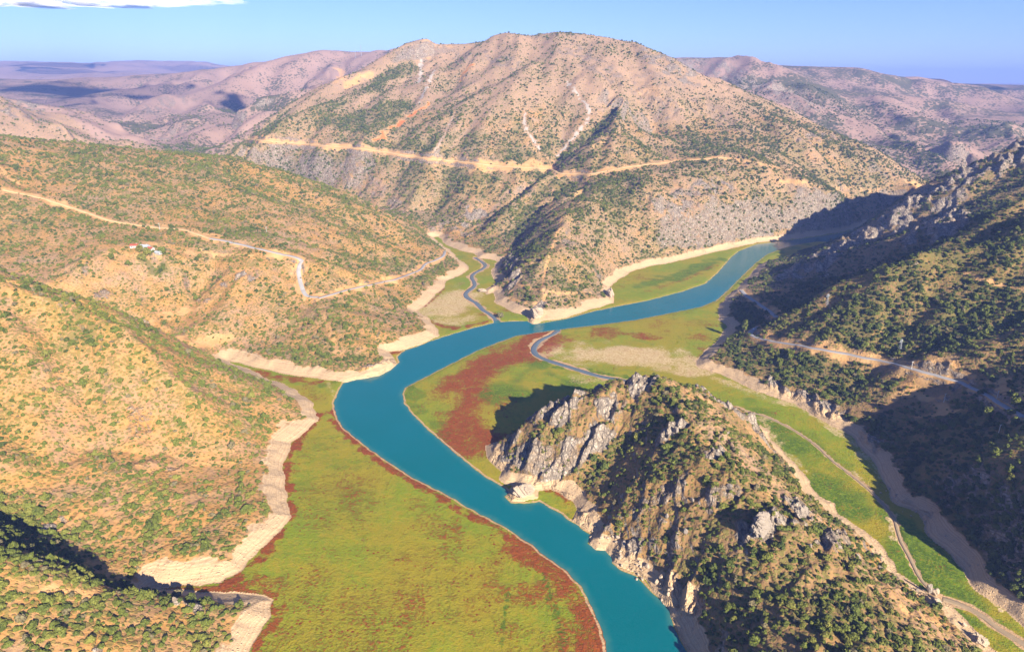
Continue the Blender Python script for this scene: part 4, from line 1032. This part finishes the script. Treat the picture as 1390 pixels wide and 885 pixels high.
boulder('boulder', 1034, 722, 46, 34, 3, M_ROCK, 'largest leaning grey slab on the rocky hill, throwing a wide shadow to its left', yaw=.9, lean=-.25, depth=22, cuts=9, sub=4)
boulder('boulder', 1057, 712, 11, 10, 5, M_ROCK, 'small rounded boulder just right of the great leaning slab', yaw=.2)
boulder('boulder', 1086, 704, 22, 26, 8, M_ROCK, 'blocky grey crag right of the great leaning slab, near the hill crest', 'crag', yaw=.5, depth=16, sub=4)
boulder('rock_pinnacle', 1261, 806, 8, 17, 9, M_ROCK, 'slim upright rock pinnacle standing at the edge of the small green valley', 'pinnacle', depth=7, sink=.12)
boulder('boulder', 1270, 808, 10, 13, 10, M_PALE, 'pale round boulder leaning against the slim rock pinnacle', sink=.2)
boulder('boulder', 1272, 821, 16, 13, 12, M_PALE, 'pale blocky outcrop at the foot of the slim rock pinnacle', 'outcrop')
boulder('boulder', 1331, 874, 26, 20, 13, M_PALE, 'big white rock bluff at the bottom right beside the green field', 'bluff', depth=30, sink=.4)
boulder('boulder', 1309, 850, 7, 7, 14, M_PALE, 'small white boulder just above the big white bluff')
boulder('boulder', 728, 431, 22, 15, 15, M_PALE, 'white rock at the river edge where the side stream joins', 'rock', depth=30, sub=4)
boulder('boulder', 655, 396, 15, 6, 16, M_PALE, 'flat pale rock on the margin of the side valley meadow', 'rock')
boulder('boulder', 829, 404, 14, 13, 17, M_PALE, 'pale cliff nose over the meadow on the far river bank', 'cliff', depth=26)
boulder('boulder', 712, 673, 34, 16, 18, M_PALE, 'white rock ledge of the rocky hill jutting into the river', 'ledge', depth=28, sub=4)
boulder('boulder', 1207, 664, 6, 3, 19, M_PALE, 'lone white boulder on the shaded grey margin of the small valley')
boulder('boulder', 1255, 709, 4, 4, 20, M_PALE, 'tiny white boulder at the lower edge of the shaded margin')
for k, (a, b, w, h) in enumerate([(918, 586, 9, 10), (973, 620, 8, 8), (990, 662, 9, 7), (940, 680, 8, 6), (905, 702, 9, 7), (930, 722, 10, 7), (1100, 742, 7, 6), (1140, 745, 8, 6), (1165, 757, 9, 7), (1195, 772, 9, 7), (1212, 785, 8, 7), (1245, 802, 7, 6), (1075, 690, 8, 6)]):
    boulder('outcrop', a, b, w, h, 60 + k, M_ROCK, 'low grey outcrop among shrubs on the upper part of the rocky hill', 'outcrop', 'outcrops on the rocky hill', depth=w * .6, yaw=-.75 + .3 * math.sin(k), lean=-.2, cuts=10, sink=.3)
rg = random.Random(5)
for k in range(46):
    t_ = rg.random(); a = 792 + t_ * 132 + rg.uniform(-6, 26); b = 722 + t_ * 108 + rg.uniform(-14, 6)
    w = rg.choice((3, 4, 5, 6, 7, 10)) * rg.uniform(.8, 1.2)
    boulder('boulder', a, b, w, w * rg.uniform(.6, .9), 100 + k, M_PALE, 'bleached boulder strewn along the river foot of the rocky hill', 'boulder', 'bleached boulders along the river foot of the rocky hill', yaw=rg.random() * 6, sink=.3, sub=2)
for k in range(30):
    t_ = rg.random(); a = 1186 + t_ * 200 + rg.uniform(-6, 14); b = 655 + t_ * 165 + rg.uniform(-8, 10)
    w = rg.uniform(1.5, 4.5)
    boulder('boulder', a, b, w, w * .7, 160 + k, M_PALE, 'stone scattered on the bare grey margin right of the small valley', 'boulder', 'stones on the bare margin of the small valley', yaw=rg.random() * 6, sink=.3, sub=2)
# ------------------------------------------------------------------ buildings of the hamlet
import bmesh
def box(bm, c, s, rz=0.0):
    M_ = Matrix.Translation(c) @ Matrix.Rotation(rz, 4, 'Z') @ Matrix.Diagonal((s[0], s[1], s[2], 1))
    bmesh.ops.create_cube(bm, size=1.0, matrix=M_)
def bar(bm, a, b, w):
    a, b = Vector(a), Vector(b); d = b - a
    M_ = Matrix.Translation((a + b) / 2) @ d.to_track_quat('Z', 'Y').to_matrix().to_4x4() @ Matrix.Diagonal((w, w, d.length, 1))
    bmesh.ops.create_cube(bm, size=1.0, matrix=M_)
def fin(name, bm, mat, parent=None):
    me = bpy.data.meshes.new(name); bm.to_mesh(me); bm.free()
    return link(name, me, mat, parent)
M_PLASTER = plain('plaster', (.42, .40, .37), .9, .2, .08, .4)
M_REDROOF = plain('red_roof_tiles', (.36, .08, .045), .8, .2, .2, 1)
M_TIN = plain('grey_sheet_roof', (.36, .39, .43), .6, .3, .08, .6)
M_GLASS = plain('dark_glass', (.03, .04, .05), .15, .5, .1, 1)
M_WOOD = plain('door_wood', (.16, .08, .04), .7, .3, .2, 3)
M_POLE = plain('weathered_concrete', (.48, .46, .42), .9, .2, .1, 1)
M_STEEL = plain('galvanised_steel', (.34, .36, .38), .6, .4, .08, 1)

def house(px, py, L, W, Hh, rz, roofmat, label):
    p = hit(px, py)
    e = bpy.data.objects.new('house', None); COL.objects.link(e); e.location = (p[0], p[1], p[2] - .6); e.rotation_euler = (0, 0, rz)
    tag(e, label, 'house')
    bm = bmesh.new(); box(bm, (0, 0, Hh / 2), (L, W, Hh))
    v = [bm.verts.new(c) for c in ((L / 2, -W / 2, Hh + .002), (L / 2, W / 2, Hh + .002), (L / 2, 0, Hh + W * .26), (-L / 2, -W / 2, Hh + .002), (-L / 2, W / 2, Hh + .002), (-L / 2, 0, Hh + W * .26))]
    bm.faces.new(v[:3]); bm.faces.new((v[3], v[5], v[4])); fin('wall', bm, M_PLASTER, e)
    bm = bmesh.new()
    for s in (-1, 1):
        a = [Vector((sx_ * (L / 2 + .6), s * (W / 2 + .7), Hh - .12)) for sx_ in (-1, 1)]; b = [Vector((sx_ * (L / 2 + .6), 0, Hh + W * .26 + .12)) for sx_ in (-1, 1)]
        lo = [bm.verts.new(q) for q in (a[0], a[1], b[1], b[0])]; hi = [bm.verts.new(q + Vector((0, 0, .22))) for q in (a[0], a[1], b[1], b[0])]
        bm.faces.new(lo); bm.faces.new(hi[::-1])
        for i in range(4): bm.faces.new((lo[i], lo[(i + 1) % 4], hi[(i + 1) % 4], hi[i]))
    rf = fin('roof', bm, roofmat, e)
    bm = bmesh.new(); box(bm, (L * .25, W * .12, Hh + W * .3), (.8, .8, 1.8)); ch = fin('chimney', bm, M_PLASTER, rf)
    bm = bmesh.new(); box(bm, (0, -W / 2 - .03, 1.1), (1.1, .12, 2.2)); fin('door', bm, M_WOOD, e)
    for k in (-1, 1):
        bm = bmesh.new(); box(bm, (k * L * .3, -W / 2 - .03, Hh * .58), (1.5, .1, 1.2)); fin('window', bm, M_GLASS, e)
    return e
house(183, 336, 13, 8, 4.5, .15, M_REDROOF, 'small white house with a red roof at the left end of the hamlet')
house(197, 338, 15, 10, 5.5, -.1, M_TIN, 'long grey roofed house in the middle of the hamlet, above bright green trees')
house(205, 340, 10, 8, 4.5, -.3, M_REDROOF, 'red roofed house joined close to the right of the long grey one')
house(215, 345, 10, 7, 4.0, -.3, M_TIN, 'low pale shed standing apart at the right end of the hamlet')

# ------------------------------------------------------------------ poles, pylons and masts
def pole(px, py, Hh, label, rz=.4, pos=None):
    p = hit(px, py) if pos is None else pos
    e = bpy.data.objects.new('utility_pole', None); COL.objects.link(e); e.location = (p[0], p[1], p[2] - .4); e.rotation_euler = (0, 0, rz)
    tag(e, label, 'utility pole')
    bm = bmesh.new(); bmesh.ops.create_cone(bm, cap_ends=True, segments=8, radius1=.42, radius2=.24, depth=Hh, matrix=Matrix.Translation((0, 0, Hh / 2))); fin('post', bm, M_POLE, e)
    bm = bmesh.new(); box(bm, (0, -.2, Hh - .5), (3.4, .28, .28)); bar(bm, (0, -.2, Hh - 1.9), (1.3, -.2, Hh - .6), .14); bar(bm, (0, -.2, Hh - 1.9), (-1.3, -.2, Hh - .6), .14); c = fin('crossarm', bm, M_POLE, e)
    for k in (-1, 0, 1):
        bm = bmesh.new(); bmesh.ops.create_cone(bm, cap_ends=True, segments=8, radius1=.16, radius2=.1, depth=.5, matrix=Matrix.Translation((k * 1.5, -.2, Hh - .1))); fin('insulator', bm, M_STEEL, c)
    return e

def lattice(name, px, py, Hh, base, top, label, cat, arms=True, pos=None):
    p = hit(px, py) if pos is None else pos
    e = bpy.data.objects.new(name, None); COL.objects.link(e); e.location = (p[0], p[1], p[2] - .5); e.rotation_euler = (0, 0, .5)
    tag(e, label, cat)
    bm = bmesh.new(); n_ = 7; w_ = max(.14, Hh * .006)
    def cor(t): 
        r = base + (top - base) * t
        return [(sx_ * r, sy_ * r, Hh * t) for sx_, sy_ in ((-1, -1), (1, -1), (1, 1), (-1, 1))]
    for i in range(n_):
        a, b = cor(i / n_), cor((i + 1) / n_)
        for k in range(4):
            bar(bm, a[k], b[k], w_ * 1.5); bar(bm, a[k], b[(k + 1) % 4], w_ * .8); bar(bm, b[k], b[(k + 1) % 4], w_ * .8)
    fin('lattice', bm, M_STEEL, e)
    if arms:
        for z_, L in ((.78, 4.2), (.9, 3.2)):
            bm = bmesh.new(); bar(bm, (-L, 0, Hh * z_), (L, 0, Hh * z_), .3); bar(bm, (-L, 0, Hh * z_), (0, 0, Hh * (z_ + .06)), .2); bar(bm, (L, 0, Hh * z_), (0, 0, Hh * (z_ + .06)), .2)
            fin('crossarm', bm, M_STEEL, e)
    return e
pole(1281, 546, 12, 'concrete power pole beside the asphalt road in shade at the right')
pole(1355, 589, 11, 'concrete power pole on the dark slope below the road at the right edge')
pole(1353, 541, 10, 'small power pole behind the road bend near the right edge')
pole(1237, 501, 11, 'thin pole on the upper side of the road, below the dense wood')
pole(217, 312, 13, 'thin pole beside the dirt track above the hamlet')
pole(362, 316, 12, 'thin pole on the hillside right of the hamlet')
lattice('pylon', 1122, 414, 18, 1.6, .5, 'steel lattice pylon on the spur edge against the shaded gully', 'pylon')
lattice('pylon', 1221, 476, 17, 1.5, .5, 'steel lattice pylon in the wood above the road', 'pylon')
for px_m, hm_, lb_ in ((490, 66, 'tall lattice mast on the plateau rim, right of the pair'), (482, 50, 'shorter lattice mast on the plateau rim, left of the pair')):
    q = Yd(px_m, 70, 4950); lattice('radio_mast', px_m, 70, hm_, 1.6, .7, lb_, 'mast', False, (q[0], q[1], settle(q[0], q[1])))

# ------------------------------------------------------------------ a parked car by the road bend
M_PAINT = plain('pale_paint', (.62, .68, .72), .35, .5, .03, 1); M_TYRE = plain('tyre', (.02, .02, .02), .9, .1, .1, 2)
def car(px, py, rz, label):
    p = hit(px, py); e = bpy.data.objects.new('car', None); COL.objects.link(e); e.location = (p[0], p[1], p[2] + .05); e.rotation_euler = (0, 0, rz); tag(e, label, 'car')
    prof = [(-2.2, .35), (2.2, .35), (2.25, .8), (1.2, .98), (.55, 1.5), (-1.4, 1.52), (-2.1, 1.0), (-2.25, .7)]
    bm = bmesh.new(); a = [bm.verts.new((x_, -.88 + (.12 if z_ > 1.2 else 0), z_)) for x_, z_ in prof]; b = [bm.verts.new((x_, .88 - (.12 if z_ > 1.2 else 0), z_)) for x_, z_ in prof]
    bm.faces.new(a[::-1]); bm.faces.new(b)
    for i in range(len(prof)): j = (i + 1) % len(prof); bm.faces.new((a[i], a[j], b[j], b[i]))
    bmesh.ops.recalc_face_normals(bm, faces=bm.faces); fin('body', bm, M_PAINT, e)
    for s in (-1, 1):
        bm = bmesh.new(); box(bm, (-.35, s * .83, 1.24), (1.5, .06, .36)); fin('side_window', bm, M_GLASS, e)
        for x_ in (-1.35, 1.4):
            bm = bmesh.new(); bmesh.ops.create_cone(bm, cap_ends=True, segments=14, radius1=.34, radius2=.34, depth=.24, matrix=Matrix.Translation((x_, s * .82, .34)) @ Matrix.Rotation(math.pi / 2, 4, 'X')); fin('wheel', bm, M_TYRE, e)
    return e
car(1023, 447, 1.0, 'pale car on the shaded bend of the asphalt road above the small valley')

# ------------------------------------------------------------------ single trees
def tree(px, py, hpx, wpx, seed, tint_, label):
    p = hit(px, py); m = project(*p)[2] / FPX; Hh = hpx * m * 1.1; r = wpx * m * .5
    e = bpy.data.objects.new('tree', None); COL.objects.link(e); e.location = (p[0], p[1], p[2] - .2); tag(e, label, 'tree')
    rng = np.random.default_rng(seed); bm = bmesh.new()
    bmesh.ops.create_cone(bm, cap_ends=True, segments=7, radius1=.05 * Hh, radius2=.018 * Hh, depth=Hh * .7, matrix=Matrix.Translation((0, 0, Hh * .35)))
    lobes = []
    for k in range(11):
        t_ = .3 + .62 * k / 10; a = k * 2.4; q = r * .62 * math.sin(math.pi * (t_ - .12)) ; c = (math.cos(a) * q, math.sin(a) * q, Hh * t_)
        lobes.append((*c, r * rng.uniform(.36, .58))); bar(bm, (0, 0, Hh * (t_ - .14)), c, .016 * Hh)
    fin('trunk', bm, M_BARK, e)
    lv, lf = leaf_cloud(rng, lobes, 620, r * .2, 1.15)
    cr = link('crown', raw_mesh('crown', lv, lf, False), M_LEAF, e); cr['tint'] = tint_
    return e
tree(1010, 452, 17, 8, 1, .45, 'tall slim tree standing alone at the road bend above the valley')
tree(152, 353, 8, 7, 2, .95, 'dark round tree left below the hamlet')
tree(220, 345, 8, 10, 3, .6, 'broad green tree at the right end of the hamlet')
tree(190, 342, 7, 9, 4, .12, 'bright green tree below the left house of the hamlet')
tree(201, 347, 8, 11, 5, .12, 'bright green tree below the middle of the hamlet')
tree(193, 353, 7, 10, 6, .15, 'lower bright green tree of the hamlet grove')
tree(679, 431, 5, 8, 7, .6, 'small bushy tree at the mouth of the side stream')
tree(1340, 566, 13, 12, 8, .45, 'bright leafy tree below the road near the right edge')
tree(1377, 553, 13, 12, 9, .45, 'bright leafy tree under the road at the right edge')
#PART3B
# ------------------------------------------------------------------ light, sky, air, camera
SUN = Vector((.524, -.8876, .488)).normalized()
sun = bpy.data.lights.new('sun', 'SUN'); sun.energy = 5.0; sun.angle = math.radians(.5); sun.color = (1, .90, .74)
so = bpy.data.objects.new('sun', sun); COL.objects.link(so); so.location = (0, 0, 3000)
so.rotation_euler = SUN.to_track_quat('Z', 'Y').to_euler()
world = bpy.data.worlds.new('World'); scene.world = world; world.use_nodes = True
wt = world.node_tree; bg = wt.nodes['Background']
sky = wt.nodes.new('ShaderNodeTexSky'); sky.sky_type = 'NISHITA'; sky.sun_disc = False
sky.sun_elevation = math.asin(SUN.z); sky.sun_rotation = math.atan2(SUN.x, SUN.y)
sky.altitude = 2000; sky.air_density = 1.0; sky.dust_density = 0.0; sky.ozone_density = 6.0
tintn = wt.nodes.new('ShaderNodeMix'); tintn.data_type = 'RGBA'; tintn.blend_type = 'MULTIPLY'; tintn.inputs[0].default_value = 1
tintn.inputs[7].default_value = (.95, .88, 1.10, 1)                     # a slightly violet clear sky
wt.links.new(sky.outputs[0], tintn.inputs[6]); wt.links.new(tintn.outputs[2], bg.inputs[0]); bg.inputs[1].default_value = .057

# the air itself
v = np.array([(x, y, z) for x in (-27500, 29000) for y in (-400, 30500) for z in (-6, 860)], float)
hz = link('haze', raw_mesh('haze', v, np.array([(0, 1, 3, 2), (4, 6, 7, 5), (0, 4, 5, 1), (2, 3, 7, 6), (0, 2, 6, 4), (1, 5, 7, 3)]), False))
tag(hz, 'thin blue haze filling the air of the valley', 'haze', kind='stuff')
hm = bpy.data.materials.new('air'); hm.use_nodes = True; ht = hm.node_tree; ht.nodes.clear()
ho = ht.nodes.new('ShaderNodeOutputMaterial'); pv = ht.nodes.new('ShaderNodeVolumePrincipled')
pv.inputs['Density'].default_value = 6.8e-5; pv.inputs['Color'].default_value = (.28, .42, 1, 1); pv.inputs['Anisotropy'].default_value = .0
ht.links.new(pv.outputs[0], ho.inputs['Volume']); hz.data.materials.append(hm)

# clouds: one low on the horizon at the upper left, and those overhead whose shadows lie on the far hills
cmat = bpy.data.materials.new('cloud_vapour'); cmat.use_nodes = True; ct = cmat.node_tree; ct.nodes.clear()
cout = ct.nodes.new('ShaderNodeOutputMaterial'); cs = ct.nodes.new('ShaderNodeVolumeScatter'); cs.inputs['Color'].default_value = (1, 1, 1, 1); cs.inputs['Density'].default_value = .0015; cs.inputs['Anisotropy'].default_value = -.3
ct.links.new(cs.outputs[0], cout.inputs['Volume'])
def cloud(seed, lumps, label, cat='cloud'):
    rng = np.random.default_rng(seed); iv, if_ = icos(3); vs_, fs_ = [], []
    c0 = np.mean([l[:3] for l in lumps], axis=0)
    for k, (x, y, z, a, b, c) in enumerate(lumps):
        q = iv * 1.7 + seed + k * 3.1
        nn = perlin(q[:, 0] + q[:, 2], q[:, 1] - q[:, 2], seed) * .5 + perlin(q[:, 0] * 2.3, q[:, 1] * 2.3 + q[:, 2] * 2, seed + 1) * .3
        w = iv * (1 + .75 * nn[:, None]) * np.array([a, b, c]) + np.array([x, y, z]) - c0
        fs_.append(if_ + len(iv) * k); vs_.append(w)
    o = link('cloud', raw_mesh('cloud', np.vstack(vs_), np.vstack(fs_), True), cmat); o.location = c0
    return tag(o, label, cat)
rc = random.Random(3)
L_ = []
for px_c, py_c, a_c, c_c in ((-60, 3, 1500, 150), (10, 2, 1400, 150), (45, 6, 700, 90), (85, 3, 1300, 130), (115, 6, 500, 50), (130, 2, 1300, 150), (165, 6, 900, 60), (200, 3, 1200, 80), (245, 1, 1000, 45), (290, 0, 900, 30)):
    q = Yd(px_c, py_c, 24000 + rc.uniform(-800, 800)); L_.append((q[0], q[1], q[2], a_c, 1500, c_c * .6))
cloud(4, L_, 'long thin white cloud at the upper left edge of the sky')
for sd_, pts_c, zc in ((11, ((-3000, 4900, 520, 260), (-2500, 4700, 420, 200), (-3500, 5200, 620, 250), (-2700, 4200, 300, 130)), 2500), (12, ((-1350, 3950, 200, 70), (-1150, 3900, 180, 60), (-1560, 3980, 120, 45)), 2500), (13, ((-7600, 12000, 900, 500), (-6700, 11000, 700, 500), (-8600, 10500, 1200, 380), (-5400, 12600, 800, 350), (-4600, 12900, 500, 250)), 2600), (14, ((3400, 5600, 700, 240), (4300, 6100, 500, 220)), 2500)):
    s_c = (zc - 380) / SUN.z
    cloud(sd_, [(x + SUN.x * s_c, y + SUN.y * s_c, zc + rc.uniform(-60, 60), a, b, 170) for x, y, a, b in pts_c],
          {11: 'cloud overhead shading the far hills at the left', 12: 'small cloud overhead shading a fold of the far plateau', 13: 'cloud above the hazy mountains at the left horizon', 14: 'cloud shading the far plateau at the right edge'}[sd_])

cam = bpy.data.cameras.new('camera'); co = bpy.data.objects.new('camera', cam); COL.objects.link(co)
co.location = (0, 0, CAM_Z); co.rotation_euler = (math.pi / 2 - PITCH, 0, 0)
cam.sensor_width = 36; cam.lens = 36 * FPX / 1390; cam.clip_start = 1; cam.clip_end = 120000
scene.camera = co
vs = scene.view_settings
vs.view_transform = 'Standard'; vs.look = 'None'; vs.exposure = 1.5; vs.gamma = 1
cy = scene.cycles if hasattr(scene, 'cycles') else None
if cy:
    cy.max_bounces = 4; cy.diffuse_bounces = 2; cy.glossy_bounces = 2; cy.transmission_bounces = 2; cy.volume_bounces = 0; cy.transparent_max_bounces = 4
    cy.use_denoising = True
